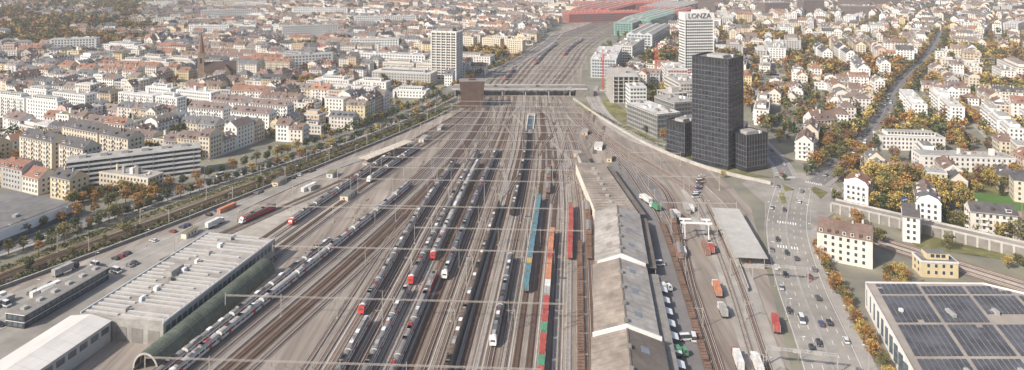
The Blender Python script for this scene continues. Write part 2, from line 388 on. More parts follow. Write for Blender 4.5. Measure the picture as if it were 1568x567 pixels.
for x0,x1,Y in [(-128,10,238),(-118,22,281),(-115,20,328),(-146,-52,380),(-88,28,381),(-50,36,350),(-96,36,425),(-132,-100,425),(-93,40,448),(-90,42,470),(-85,46,492),(-80,50,515),(-76,53,538),(-72,56,560),(-66,60,583),(-62,62,605),(-56,62,626),(-52,62,645),(-45,60,672),
                (-30,60,760),(-22,70,790),(-18,78,820),(-12,86,850),(-8,95,880),(0,105,920),(8,115,960),(16,124,1000),(25,132,1040),(40,142,1080),(55,155,1120),(70,170,1160),(85,185,1200),(68,98,540),(82,118,480),(86,130,430),(84,126,385)]: portal(x0,x1,Y)
ms=Acc(); ms.box(-.4,.4,-.4,.4,0,.3,concrete)
for sx in(-.2,.2): ms.beam((sx,0,0),(sx*.6,0,8.5),.13,cat_m)
for k in range(7): ms.beam((-.18,0,k*1.2),(.18,0,k*1.2+1),.07,cat_m)
ms.beam((0,0,7.6),(3.2,0,7.9),.1,cat_m);ms.beam((0,0,6.2),(3.2,0,7.8),.08,cat_m);ms.beam((3.1,0,7.9),(3.1,0,5.8),.06,dark_m)
mme=ms.mesh('catenary_mast')
for key,o,st in [(('m',0),-3,42),(('m',2),3.2,42),(('r',0),3,38),(('f',0),-3,45),(('x',0),-3,40),(('c',10),2.4,47),(('c',15),2.4,47),(('c',4),2.4,47),(('c',19),2.4,47)]:
    for x,y,h in walk(offs(tracks[key],o),st,10):
        if 200<y<720: put(mme,'catenary_mast',x,y,h+(math.pi/2 if o>0 else -math.pi/2))
wm=mat('wire',(.09,.08,.075),.6); a=Acc()
for k,P in tracks.items():
    if k[0] in'clwmsr':
        for z in(6.2,7.6):
            for p,q in zip(P[:-1],P[1:]):
                if p[1]<900: a.poly([(p[0]-.025,p[1],z),(q[0]-.025,q[1],z),(q[0]+.025,q[1],z),(p[0]+.025,p[1],z)],wm)
a.build('overhead_wires')
# ---------------------------------------------------------------- trees
def leafquad(V,c,s,r):
    u=Vector((r.uniform(-1,1),r.uniform(-1,1),r.uniform(-1,1))).normalized(); v=u.cross(Vector((r.uniform(-1,1),r.uniform(-1,1),r.uniform(-1,1)))).normalized()
    u*=s*r.uniform(.7,1.2);v*=s*r.uniform(.5,.9)
    V+= [tuple(c-u),tuple(c-v*.9+u*.1),tuple(c+u),tuple(c+v)]
def crown(r,h,rad,nl,nq,s,conif=False):
    V=[];D=[]
    lobes=[]
    for i in range(nl):
        t=(i+.5)/nl
        if conif: z=h*(.15+.8*t); k=rad*(1-t)*.9+.3; an=r.uniform(0,6.28); lobes.append((Vector((math.cos(an)*k*.25,math.sin(an)*k*.25,z)),k*.9,h*.09))
        else:
            an=i*2.4+r.uniform(-.5,.5); k=rad*r.uniform(.25,.68)*(1.1-.5*abs(t-.4)); z=h*(.36+.5*t)+r.uniform(-.5,.5)
            q=rad*r.uniform(.34,.56); lobes.append((Vector((math.cos(an)*k,math.sin(an)*k,z)),q,q*.8))
    for c,rr,rz in lobes:
        for j in range(nq//nl):
            d=Vector((r.gauss(0,1),r.gauss(0,1),r.gauss(0,1))).normalized()*(r.random()**.4)
            p=c+Vector((d.x*rr,d.y*rr,d.z*rz)); leafquad(V,p,s,r); D.append(1 if (d.z<-.1 or r.random()<.22) else 0)  # shade painted on lobe undersides with dark leaves, plus random dark ones
    return V,D,lobes
NEAR=[]
for ci in range(6):
    for sh in range(3):
        r=random.Random(ci*10+sh); a=Acc(); h=10*r.uniform(.85,1.15); rad=h*(.42 if ci<5 else .24)
        V,D,lb=crown(r,h,rad,9,700,.42,ci==5)
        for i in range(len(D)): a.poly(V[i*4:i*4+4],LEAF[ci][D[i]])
        a.cyl(0,0,0,h*.45,.28,.16,bark,6)
        for c,rr,rz in lb[::2]: a.beam((0,0,h*.28),tuple(c),.14,bark)
        NEAR.append((ci,a.mesh('tree_%d'%ci)))
def near_tree(x,y,s=1,ci=None,z=0):
    ci=R.choices(range(6),[3,3,3,3,2,.6])[0] if ci is None else ci
    put(NEAR[ci*3+R.randrange(3)][1],'conifer_tree' if ci==5 else 'broadleaf_tree',x,y,R.uniform(0,6.3),z,s*R.uniform(.85,1.15))
FT=[];FARL=[]
for ci in range(6):
    for sh in range(3):
        r=random.Random(100+ci*10+sh); V,D,lb=crown(r,10,4.3 if ci<5 else 2.3,7,98,1.0,ci==5)
        t=[(-.2,0,0),(.2,0,0),(.15,0,5),(-.15,0,5),(0,-.2,0),(0,.2,0),(0,.15,5),(0,-.15,5)]
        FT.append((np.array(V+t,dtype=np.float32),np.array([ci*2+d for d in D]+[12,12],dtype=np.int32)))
def far_tree(x,y,s=1,ci=None):
    ci=R.choices(range(6),[3.2,3,3.6,2.6,2.6,.8])[0] if ci is None else ci
    FARL.append((x,y,s*R.uniform(.75,1.2),ci))
def tree(x,y,s=1,ci=None):
    (near_tree if y<540 else far_tree)(x,y,s,ci)
def flush_far(name,lst):
    if not lst:return
    VV=[];MM=[]
    for x,y,s,ci in lst:
        V,D=FT[ci*3+R.randrange(3)]; a=R.uniform(0,6.3); c,s_=math.cos(a),math.sin(a)
        W=np.empty_like(V); W[:,0]=(V[:,0]*c-V[:,1]*s_)*s+x; W[:,1]=(V[:,0]*s_+V[:,1]*c)*s+y; W[:,2]=V[:,2]*s*R.uniform(.85,1.15)
        VV.append(W);MM.append(D)
    V=np.concatenate(VV);D=np.concatenate(MM);n=len(D); me=bpy.data.meshes.new(name)
    me.vertices.add(len(V)); me.vertices.foreach_set('co',V.ravel()); me.loops.add(n*4); me.loops.foreach_set('vertex_index',np.arange(n*4,dtype=np.int32))
    me.polygons.add(n); me.polygons.foreach_set('loop_start',np.arange(0,n*4,4,dtype=np.int32))
    try: me.polygons.foreach_set('loop_total',np.full(n,4,dtype=np.int32))
    except Exception: pass
    for p in LEAF: me.materials.append(p[0]); me.materials.append(p[1])
    me.materials.append(bark); me.polygons.foreach_set('material_index',D); me.update(calc_edges=True); put(me,name)
def hedge(name,pts,w,h,dens,cis,s=.55):
    a=Acc();r=random.Random(len(name)+int(w*10))
    for x,y,hd in walk(pts,1.0):
        hh=h*(.55+.45*math.sin(x*.21+y*.13)*math.sin(y*.37)+r.uniform(-.2,.3)); ci=r.choice(cis)
        for k in range(dens):
            o=r.uniform(-w/2,w/2); V=[]; z=abs(hh)*(r.random()**.6)*(1-.5*abs(o)/(w/2))
            leafquad(V,Vector((x-math.sin(hd)*o+r.uniform(-.6,.6),y+math.cos(hd)*o,z+.2)),s,r); a.poly(V,LEAF[ci][0 if z>h*.35 else 1])  # lower hedge leaves take the dark copy as painted shade
    a.build(name)
# ---------------------------------------------------------------- houses
def facade(a,x0,y0,x1,y1,z0,fh,nf,step,ww,wh,det,gm=glass,frm=None,bal=False,wallm=None):
    L=math.hypot(x1-x0,y1-y0); n=int((L-1)/step)
    if n<1:return
    ux,uy=(x1-x0)/L,(y1-y0)/L; nx,ny=uy,-ux
    g=(L-n*step)/2+step/2
    for f in range(nf):
        zb=z0+f*fh+fh*.3
        for i in range(n):
            c=g+i*step; p=c-ww/2;q=c+ww/2
            def P(t,z,o): return (x0+ux*t+nx*o,y0+uy*t+ny*o,z)
            if det>1: a.poly([P(p-.14,zb-.14,.03),P(q+.14,zb-.14,.03),P(q+.14,zb+wh+.14,.03),P(p-.14,zb+wh+.14,.03)],frm or frame_w)
            a.poly([P(p,zb,.06),P(q,zb,.06),P(q,zb+wh,.06),P(p,zb+wh,.06)],gm)
            if bal and i%3==1 and f>0 and det>0:
                b0,b1=c-1.5,c+1.5; zz=z0+f*fh
                a.poly([P(b0,zz,1.2),P(b1,zz,1.2),P(b1,zz+1,1.2),P(b0,zz+1,1.2)],frm or frame_w)
                a.poly([P(b0,zz,.0),P(b1,zz,.0),P(b1,zz,1.2),P(b0,zz,1.2)],frm or frame_w)
                a.poly([P(b0,zz,.0),P(b0,zz,1.2),P(b0,zz+1,1.2),P(b0,zz+1,0)],frm or frame_w)
                a.poly([P(b1,zz,.0),P(b1,zz,1.2),P(b1,zz+1,1.2),P(b1,zz+1,0)],frm or frame_w)
def house(a,w,d,nf,kind,wm_,rm,det,r,bal=False,fh=3.1):
    h=nf*fh+.8; W=w/2;D=d/2
    for p,q in [((-W,-D),(W,-D)),((W,-D),(W,D)),((W,D),(-W,D)),((-W,D),(-W,-D))]:
        a.poly([(*p,0),(*q,0),(*q,h),(*p,h)],wm_)
    step=r.choice([2.7,3.0,3.3]) if det>0 else 3.6; ww=1.25 if det else 1.6
    for p,q,b in [((-W,-D),(W,-D),False),((W,-D),(W,D),False),((W,D),(-W,D),bal),((-W,D),(-W,-D),False)]:
        facade(a,*p,*q,.6,fh,nf,step,ww,1.6,det,bal=b or (bal and r.random()<.5))
    if det>0:
        for zc in (h-.25,): a.box(-W-.2,W+.2,-D-.2,D+.2,zc,zc+.22,frame_w,bot=True)
    if kind=='flat':
        a.box(-W-.15,W+.15,-D-.15,D+.15,h,h+.5,frame_w if r.random()<.5 else wm_)
        a.poly([(-W+.3,-D+.3,h+.51),(W-.3,-D+.3,h+.51),(W-.3,D-.3,h+.51),(-W+.3,D-.3,h+.51)],rm)
        if r.random()<.5 and w>14:
            q=r.uniform(.55,.8); a.box(-W*q,W*q,-D*.6,D*.6,h+.5,h+3.2,wm_,rm); facade(a,-W*q,-D*.6,W*q,-D*.6,h+.7,2.6,1,2.4,1.7,1.5,0)
        for k in range(r.randint(2,2+int(w/5))):
            x=r.uniform(-W*.8,W*.8);y=r.uniform(-D*.5,D*.5);s=r.uniform(.4,1.5); zt=h+.5
            a.box(x-s,x+s,y-s*.7,y+s*.7,zt,zt+3.2+r.uniform(.3,1.2) if r.random()<.25 else zt+.9,r.choice([steel,wm_,frame_w,conc_d]))
        return
    e=.45; rh=d*.5*r.uniform(.66,.95)
    if kind=='mansard':
        i=1.5; zt=h+2.6
        o=[(-W-.2,-D-e),(W+.2,-D-e),(W+.2,D+e),(-W-.2,D+e)]; n=[(-W+.0,-D+i),(W-.0,-D+i),(W-.0,D-i),(-W+.0,D-i)]
        for k in range(4):
            b=(k+1)%4; a.poly([(*o[k],h),(*o[b],h),(*n[b],zt),(*n[k],zt)],rm if k%2==0 else wm_)
        ridge=zt+(D-i)*.4
        a.poly([(n[0][0],n[0][1],zt),(n[1][0],n[1][1],zt),(W,0,ridge),(-W,0,ridge)],rm);a.poly([(n[2][0],n[2][1],zt),(n[3][0],n[3][1],zt),(-W,0,ridge),(W,0,ridge)],rm)
        a.poly([(W,-D+i,zt),(W,D-i,zt),(W,0,ridge)],wm_);a.poly([(-W,-D+i,zt),(-W,D-i,zt),(-W,0,ridge)],wm_)
        nd=int(w/3.4); ztop=ridge
        for k in range(nd):
            x=-W+(k+.5)*w/nd
            for s in(-1,1):
                y0=s*(D+.1);y1=s*(D-2)
                a.box(x-.75,x+.75,min(y0,y1),max(y0,y1),h+.4,h+2.2,frame_w if det and r.random()<.6 else rm,rm)
                a.poly([(x-.5,y0+s*.04,h+.7),(x+.5,y0+s*.04,h+.7),(x+.5,y0+s*.04,h+2),(x-.5,y0+s*.04,h+2)],glass)
    elif kind=='hip':
        k=min(W*.85,D*.9); ztop=h+rh
        a.poly([(-W-e,-D-e,h),(W+e,-D-e,h),(W-k,0,ztop),(-W+k,0,ztop)],rm);a.poly([(W+e,D+e,h),(-W-e,D+e,h),(-W+k,0,ztop),(W-k,0,ztop)],rm)
        a.poly([(W+e,-D-e,h),(W+e,D+e,h),(W-k,0,ztop)],rm);a.poly([(-W-e,D+e,h),(-W-e,-D-e,h),(-W+k,0,ztop)],rm)
    else:
        ztop=h+rh; zz=h-e*rh/D
        a.poly([(-W-.2,-D-e,zz),(W+.2,-D-e,zz),(W+.2,0,ztop),(-W-.2,0,ztop)],rm);a.poly([(W+.2,D+e,zz),(-W-.2,D+e,zz),(-W-.2,0,ztop),(W+.2,0,ztop)],rm)
        a.poly([(W,-D,h),(W,D,h),(W,0,ztop-.05)],wm_);a.poly([(-W,-D,h),(-W,D,h),(-W,0,ztop-.05)],wm_)
    if kind!='mansard':
        nd=max(1,int(w/r.uniform(4,7)))
        for k in range(nd):
            x=(-W+(k+.5)*w/nd)*(.7 if kind=='hip' else 1)
            for s in(-1,1):
                if r.random()<.3: continue
                ya=s*D*.78; yb=s*D*.3; z0=h+rh*.2; z1=h+rh*.2+1.7; dw=r.choice([.7,.7,1.3])
                a.box(x-dw,x+dw,min(ya,yb),max(ya,yb),z0-.3,z1,frame_w if r.random()<.4 else rm,rm)
                a.poly([(x-dw+.2,ya+s*.04,z0+.5),(x+dw-.2,ya+s*.04,z0+.5),(x+dw-.2,ya+s*.04,z1-.2),(x-dw+.2,ya+s*.04,z1-.2)],glass)
        for k in range(int(w/5)):
            x=r.uniform(-W*.7,W*.7); s=r.choice([-1,1]); f0=r.uniform(.45,.6); f1=f0-.12
            if kind=='gable': a.poly([(x-.4,s*D*f0,ztop-rh*f0+.08),(x+.4,s*D*f0,ztop-rh*f0+.08),(x+.4,s*D*f1,ztop-rh*f1+.08),(x-.4,s*D*f1,ztop-rh*f1+.08)],glass2)
    for k in range(r.randint(1,3)):
        x=r.uniform(-W*.7,W*.7);y=r.uniform(-D*.35,D*.35); a.box(x-.4,x+.4,y-.5,y+.5,ztop-rh*.5 if kind!='mansard' else ztop-1,ztop+r.uniform(.5,1.3),r.choice([brick,concrete,wm_]))
OCC={}
def occ_add(x,y,w,d,a):
    P=rect(x,y,w,d,a,1.5); 
    for i in range(int((x-30)//40),int((x+30)//40)+1):
        for j in range(int((y-30)//40),int((y+30)//40)+1): OCC.setdefault((i,j),[]).append(P)
def occ(x,y): return any(inpoly(x,y,P) for P in OCC.get((int(x//40),int(y//40)),()))
def H1(x,y,ang,w,d,nf,kind='gable',wi=0,ri=0,det=2,bal=False,name='apartment_building'):
    occ_add(x,y,w,d,ang)
    a=Acc(); house(a,w,d,nf,kind,walls[wi],(flats if kind=='flat' else roofs)[ri],det,R,bal); return a.build(name,x,y,ang)
LEFTB=[(-340,150),(-300,290),(-262,385),(-226,428),(-172,512),(-133,575),(-92,672),(-60,770),(-22,850),(10,985),(60,1161),(88,1363),(215,1720)]
RIGHTB=[(420,1720),(262,1363),(185,1206),(136,1045),(110,896),(100,765),(100,697),(115,640),(140,560),(172,500),(200,450),(208,420),(186,360),(160,300),(150,244),(140,150)]
ZONE=LEFTB+RIGHTB
FORB=[ZONE]
def rect(x,y,w,d,a=0,m=5):
    c,s=math.cos(a),math.sin(a); w=w/2+m;d=d/2+m
    return [(x+c*p-s*q,y+s*p+c*q) for p,q in((-w,-d),(w,-d),(w,d),(-w,d))]
def corr(pts,hw):
    return offs(pts,-hw)+offs(pts,hw)[::-1]
def free(x,y,m=0):
    return not any(inpoly(x+dx,y+dy,P) for P in FORB for dx,dy in((0,0),(m,0),(-m,0),(0,m),(0,-m)))
def vis(x,y,m=30): return abs(x)<.80*y+m
def zone(*k,**q): FORB.append(rect(*k,**q))
# ---- hero buildings
def tower_white():
    a=Acc(); w,d,h=30,22,57; W,D=w/2,d/2
    a.box(-W,W,-D,D,0,h,walls[2],flats[0])
    for f in range(18):
        z=2.5+f*3
        for (p,q) in [((-W,-D),(W,-D)),((W,-D),(W,D)),((-W,D),(-W,-D)),((W,D),(-W,D))]:
            facade(a,*p,*q,z-.9,3,1,2.9,2.6,2.15,0)
        a.box(-W-.5,W+.5,-D-.5,D+.5,z-1,z-.75,walls[1],bot=True)
    for k in range(6):
        x=-W+w*k/5; a.box(x-.45,x+.45,-D-.7,-D-.05,0,h+1,walls[6])
    for k in range(5):
        y=-D+d*k/4; a.box(W+.05,W+.7,y-.45,y+.45,0,h+1,walls[6]); a.box(-W-.7,-W-.05,y-.45,y+.45,0,h+1,walls[6])
    a.box(-9,9,-6,6,h,h+4,conc_d,flats[4]); a.box(-W,W,-D,-D+.4,h,h+1.1,walls[6]); a.box(6,10,-9,-6,h,h+2.5,steel)
    a.build('apartment_tower',-76,797,-.25); zone(-76,797,34,26,-.25)
tower_white()
def copper():
    cu=mat('copper_cladding',(.15,.10,.08),.55,.2,var=.2,scale=.3); a=Acc(); n=26
    b=[(-10,-7),(10,-9),(11,8),(-9,9)]; t=[(-12,-8),(12,-9),(12,8),(-12,8)]
    L=lambda k:[(b[i][0]+(t[i][0]-b[i][0])*k,b[i][1]+(t[i][1]-b[i][1])*k) for i in range(4)]
    for i in range(n):
        k=i/n; P=L(k);z0=25*i/n
        a.prism(P,z0,z0+25/n*.86,cu); Q=[(x*.985,y*.985) for x,y in P]; a.prism(Q,z0+25/n*.86,z0+25/n,dark_m)
    P=L(1); a.prism(P,25,25.5,cu,conc_d); a.box(-3,3,-3,3,25.5,27,cu); a.build('railway_signal_tower',-39,661,.1)
copper(); zone(-39,661,26,20)
dk=mat('black_solar_facade',(.028,.03,.035),.4,var=.3,scale=.4,spec=.5); dkl=mat('black_facade_frame',(.15,.152,.16),.4,var=.2)
gdk=mat('black_glass',(.04,.047,.06),.12,var=.7,scale=.25,spec=.9)
def dark_block(name,x,y,ang,w,d,h,fh=3.5,roofstuff=True):
    a=Acc(); W,D=w/2,d/2; a.box(-W,W,-D,D,0,h,dk,flats[4]); nf=int(h/fh)
    for p,q in [((-W,-D),(W,-D)),((W,-D),(W,D)),((W,D),(-W,D)),((-W,D),(-W,-D))]:
        facade(a,*p,*q,.1,fh,nf,2.3,1.7,2.3,0,gm=gdk)
    for k in range(int(w/2.3)+1):
        xx=-W+w*k/int(w/2.3)
        for s in(-1,1): a.box(xx-.09,xx+.09,min(s*D,s*(D+.25)),max(s*D,s*(D+.25)),3,h+.9,dkl)
    for k in range(int(d/2.3)+1):
        yy=-D+d*k/int(d/2.3)
        for s in(-1,1): a.box(min(s*W,s*(W+.25)),max(s*W,s*(W+.25)),yy-.09,yy+.09,3,h+.9,dkl)
    for f in range(1,nf): a.box(-W-.12,W+.12,-D-.12,D+.12,f*fh-.16,f*fh+.2,dkl,bot=True)
    for s in(-1,1):
        a.box(-W,W,min(s*D,s*(D-.4)),max(s*D,s*(D-.4)),h,h+1.2,dk); a.box(min(s*W,s*(W-.4)),max(s*W,s*(W-.4)),-D+.41,D-.41,h,h+1.19,dk)
    if roofstuff:
        a.box(-W*.5,W*.5,-D*.5,D*.4,h,h+2.2,steel,flats[0]); a.box(W*.6,W*.8,-D*.6,-D*.2,h,h+1.5,white_m); a.cyl(-W*.7,-D*.6,h,h+1.4,.8,.8,steel)
    return a.build(name,x,y,ang)
dark_block('black_office_tower',146,484.5,math.radians(46),23,27,75); zone(146,485,30,30,.8)
dark_block('black_office_podium',164,474,math.radians(24),19,17,24)
dark_block('black_office_annex',126,507,math.radians(40),15,16,24)
def wtower():
    a=Acc(); w,d,h=36,20,74; W,D=w/2,d/2; a.box(-W,W,-D,D,0,h,walls[6],flats[1])
    for p,q in [((-W,-D),(W,-D)),((W,-D),(W,D)),((-W,D),(-W,-D)),((W,D),(-W,D))]:
        facade(a,*p,*q,1,3.45,19,2.3,1.85,1.9,0)
    a.box(-W-.4,W+.4,-D-.4,D+.4,h-7,h+1.2,walls[6],flats[1]); a.box(-4,W-3,-5,5,h+1.2,h+4,walls[1])
    for s in(-1,1): a.box(s*W-.6,s*W+.6,-D-.9,-D,0,h,walls[1])
    o=a.build('white_office_tower',226,838,.12)
    c=bpy.data.curves.new('roof_sign','FONT'); c.body='LONZA'; c.size=8.5; c.extrude=.2; c.align_x='CENTER'
    t=bpy.data.objects.new('roof_sign',c); COL.objects.link(t); t.parent=o; t.location=(0,-D-.65,h-5.2); t.rotation_euler=(math.pi/2,0,0); c.materials.append(dark_m)
wtower(); zone(226,838,44,30)
def church():
    a=Acc(); st=mat('church_stone',(.36,.27,.2),.9); rf=mat('church_roof',(.11,.08,.068),.9)
    a.box(-20,14,-7,7,0,13,st)
    for s in(-1,1): a.poly([(-20,s*8,12.6),(14,s*8,12.6),(14,0,23),(-20,0,23)],rf)
    for x in(-20,14): a.poly([(x,-7,13),(x,7,13),(x,0,22.6)],st)
    a.box(-2,8,-12,12,0,12.5,st); 
    for s in(-1,1): a.poly([(-2.4,-12.2,12.4),(-2.4,12.2,12.4),(3,12.2,20),(3,-12.2,20)] if s<0 else [(8.4,-12.2,12.4),(8.4,12.2,12.4),(3,12.2,20),(3,-12.2,20)],rf)
    for s in(-12,12): a.poly([(-2,s,12.5),(8,s,12.5),(3,s,19.7)],st)
    for k in range(7):
        x=-17.5+k*4.6
        for s in(-1,1): a.poly([(x-.8,s*7.05,3),(x+.8,s*7.05,3),(x+.8,s*7.05,9),(x,s*7.05,10.5),(x-.8,s*7.05,9)],glass)
    a.box(-27,-20.02,-3.5,3.5,0,34,st)
    for s in((-3.56,0),(3.56,0)): a.poly([(-24.5,s[0],22),(-22.5,s[0],22),(-22.5,s[0],28),(-24.5,s[0],28)],dark_m)
    for i in range(8):
        p=2*math.pi*i/8+.39;q=p+math.pi/4; a.poly([(-23.5+4*math.cos(p),4*math.sin(p),34),(-23.5+4*math.cos(q),4*math.sin(q),34),(-23.5,0,62)],brick)
    a.beam((-23.5,0,61.5),(-23.5,0,65),.3,steel)
    a.build('church',-334,790,.35); zone(-337,790,60,34,.35)
church()
def striped(x,y,ang,w,d,nf):
    a=Acc(); W,D=w/2,d/2; h=nf*3
    a.box(-W,W,-D,D,0,h,conc_d,flats[0])
    for f in range(nf):
        z=f*3; a.box(-W-.2,W+.2,-D-1.5,-D-.02,z+.1,z+1.15,walls[6],bot=True); a.box(-W-.2,W+.2,-D-1.3,-D-.04,z+1.16,z+1.2,walls[6])
        facade(a,-W,-D,W,-D,z+.6,3,1,2.6,2.4,1.7,0); facade(a,W,D,-W,D,z,3,1,3,1.6,1.5,1); facade(a,W,-D,W,D,z,3,1,3.5,1.3,1.4,1)
    for k in range(int(w/12)+1): a.box(-W+k*12-.15,-W+k*12+.15,-D-1.52,-D-.1,0,h+.3,walls[3])
    a.box(-W-.3,W+.3,-D-1.6,D+.3,h+.01,h+.45,walls[6],flats[0])
    for k in range(6): a.box(-W+6+k*w/6.5,-W+10+k*w/6.5,-2,2,h+.45,h+2.4,walls[3])
    a.build('balcony_apartment_block',x,y,ang); zone(x,y,w,d,a=ang)
striped(-247,449,.46,76,14,6)
def commercial():
    a=Acc(); P=[(-300,305),(-268,320),(-247,386),(-296,404),(-340,330)]; a.prism(P,0,8,white_m,flats[4])
    for i in range(5):
        p=P[i];q=P[(i+1)%5]; L=math.hypot(q[0]-p[0],q[1]-p[1]); ux,uy=(q[0]-p[0])/L,(q[1]-p[1])/L
        a.poly([(p[0]+uy*.08+ux,p[1]-ux*.08+uy,.4),(q[0]+uy*.08-ux,q[1]-ux*.08-uy,.4),(q[0]+uy*.08-ux,q[1]-ux*.08-uy,3.2),(p[0]+uy*.08+ux,p[1]-ux*.08+uy,3.2)],glass2)
    a.prism([(-299,309),(-270,323),(-250,384),(-295,400),(-336,331)],8,8.3,flats[0],flats[4])
    for k in range(9): a.box(-310+k*5.5,-308+k*5.5,335+(k%3)*14,338+(k%3)*14,8.3,9.6,steel)
    a.build('commercial_warehouse'); FORB.append([(-345,290),(-262,310),(-240,392),(-300,412),(-350,335)])
commercial()
def workshop():
    a=Acc(); W,D=18.5,39; rf=mat('workshop_roof',(.34,.31,.28),.85,var=.2,scale=.25,var2=.25,scale2=.08); wl=mat('workshop_wall',(.36,.35,.32),.8)
    sk=mat('skylight',(.56,.56,.54),.35,var=.2,scale=1)
    a.box(-W,W,-D,D,0,8.6,wl,rf)
    for k in range(26):
        y=-D+1.5+k*3.0
        for x0,x1 in((-W+1,-3),(-1.5,W-1)):
            if R.random()<.12: continue
            x1_=x1-(R.random()<.3)*R.uniform(3,7)
            a.box(x0,x1_,y,y+.8,8.6,9.15,steel,sk)
    for k in range(9): a.box(-3+R.uniform(-.3,.3),-1.6,-D+4+k*8.5,-D+6+k*8.5,8.6,10.2,R.choice([steel,white_m,conc_d]))
    a.box(-8,-4,-6,2,8.6,11,wl,rf)
    for s in(-1,1): a.box(min(s*W,s*(W-.3)),max(s*W,s*(W-.3)),-D,D,8.6,9.3,white_m)
    for k in range(24): a.box(W+.02,W+.1,-D+1.5+k*3.2,-D+3.7+k*3.2,4.6,7,glass2)
    for k in range(5): a.box(-W+1.5+k*7.2,-W+6.5+k*7.2,-D-.1,-D-.02,0,5.5,conc_d)
    for k in range(24): a.box(-W-.1,-W-.02,-D+1.5+k*3.2,-D+3.7+k*3.2,3,6,glass2)
    a.build('railway_workshop',-142.5,301,-.205)
workshop()
def arch():
    a=Acc(); g=mat('green_arch_roof',(.10,.12,.09),.7,var=.25,scale=.3,var2=.2,scale2=.1); L=76; n=14; r=5.3
    for i in range(n):
        p=math.pi*i/n;q=math.pi*(i+1)/n
        for k in range(19):
            y0=k*4;y1=y0+3.8
            a.poly([(r*math.cos(p),y0,1+r*math.sin(p)*1.15),(r*math.cos(q),y0,1+r*math.sin(q)*1.15),(r*math.cos(q),y1,1+r*math.sin(q)*1.15),(r*math.cos(p),y1,1+r*math.sin(p)*1.15)],g)
            a.poly([(1.02*r*math.cos(p),y1,1+1.02*r*math.sin(p)*1.15),(1.02*r*math.cos(q),y1,1+1.02*r*math.sin(q)*1.15),(1.02*r*math.cos(q),y1+.2,1+1.02*r*math.sin(q)*1.15),(1.02*r*math.cos(p),y1+.2,1+1.02*r*math.sin(p)*1.15)],conc_d)
        a.poly([(r*math.cos(p),0,1+r*math.sin(p)*1.15),(r*math.cos(q),0,1+r*math.sin(q)*1.15),(.87*r*math.cos(q),-.05,1+.87*r*math.sin(q)*1.15),(.87*r*math.cos(p),-.05,1+.87*r*math.sin(p)*1.15)],concrete)
        a.poly([(0,L,1),(r*math.cos(p),L,1+r*math.sin(p)*1.15),(r*math.cos(q),L,1+r*math.sin(q)*1.15)],dark_m)
    for s in(-1,1): a.box(s*r-.2,s*r+.2,0,L,0,1.0,concrete)
    a.build('arched_train_shed',-130.5,243,-.205)
arch()
def whitehall():
    a=Acc(); w,L=18,80; wr=mat('white_roof',(.64,.61,.57),.6,var=.1,scale=.1,stretch=(3,.3,0),var2=.08,scale2=.1)
    a.box(-9,9,-L,0,0,8,walls[3],wr)
    for s in(-1,1): a.poly([(s*9.3,-L,8),(s*9.3,.3,8),(0,.3,9.6),(0,-L,9.6)],wr)
    a.poly([(-9,0.02,8),(9,.02,8),(0,.02,9.6)],walls[3])
    for k in range(16): a.box(9.02,9.12,-L+k*5+.5,-L+k*5+4,4.4,6.6,glass2); 
    for k in range(15): a.poly([(9.31,-L+k*5.3,8.02),(9.31,-L+k*5.3+.12,8.02),(0,-L+k*5.3+.12,9.63),(0,-L+k*5.3,9.63)],steel)
    a.build('white_depot_hall',-163,264,-.2)
whitehall()
def office_strip():
    a=Acc(); a.box(-4.5,4.5,-21,21,0,5.5,dark_m,conc_d); facade(a,4.5,-21,4.5,21,0,2.7,2,2.6,2,1.6,0,gm=glass2); facade(a,-4.5,-21,4.5,-21,0,2.7,2,2.6,2,1.6,0,gm=glass2)
    a.box(-4.6,4.6,-21.1,21.1,2.6,2.8,white_m,bot=True); a.box(-4.7,4.7,-21.2,21.2,5.5,5.8,white_m,conc_d)
    for k in range(6): a.box(-1,1,-18+k*7,-16+k*7,5.8,6.8,steel)
    a.build('site_office_building',-193,292,-.22)
office_strip()
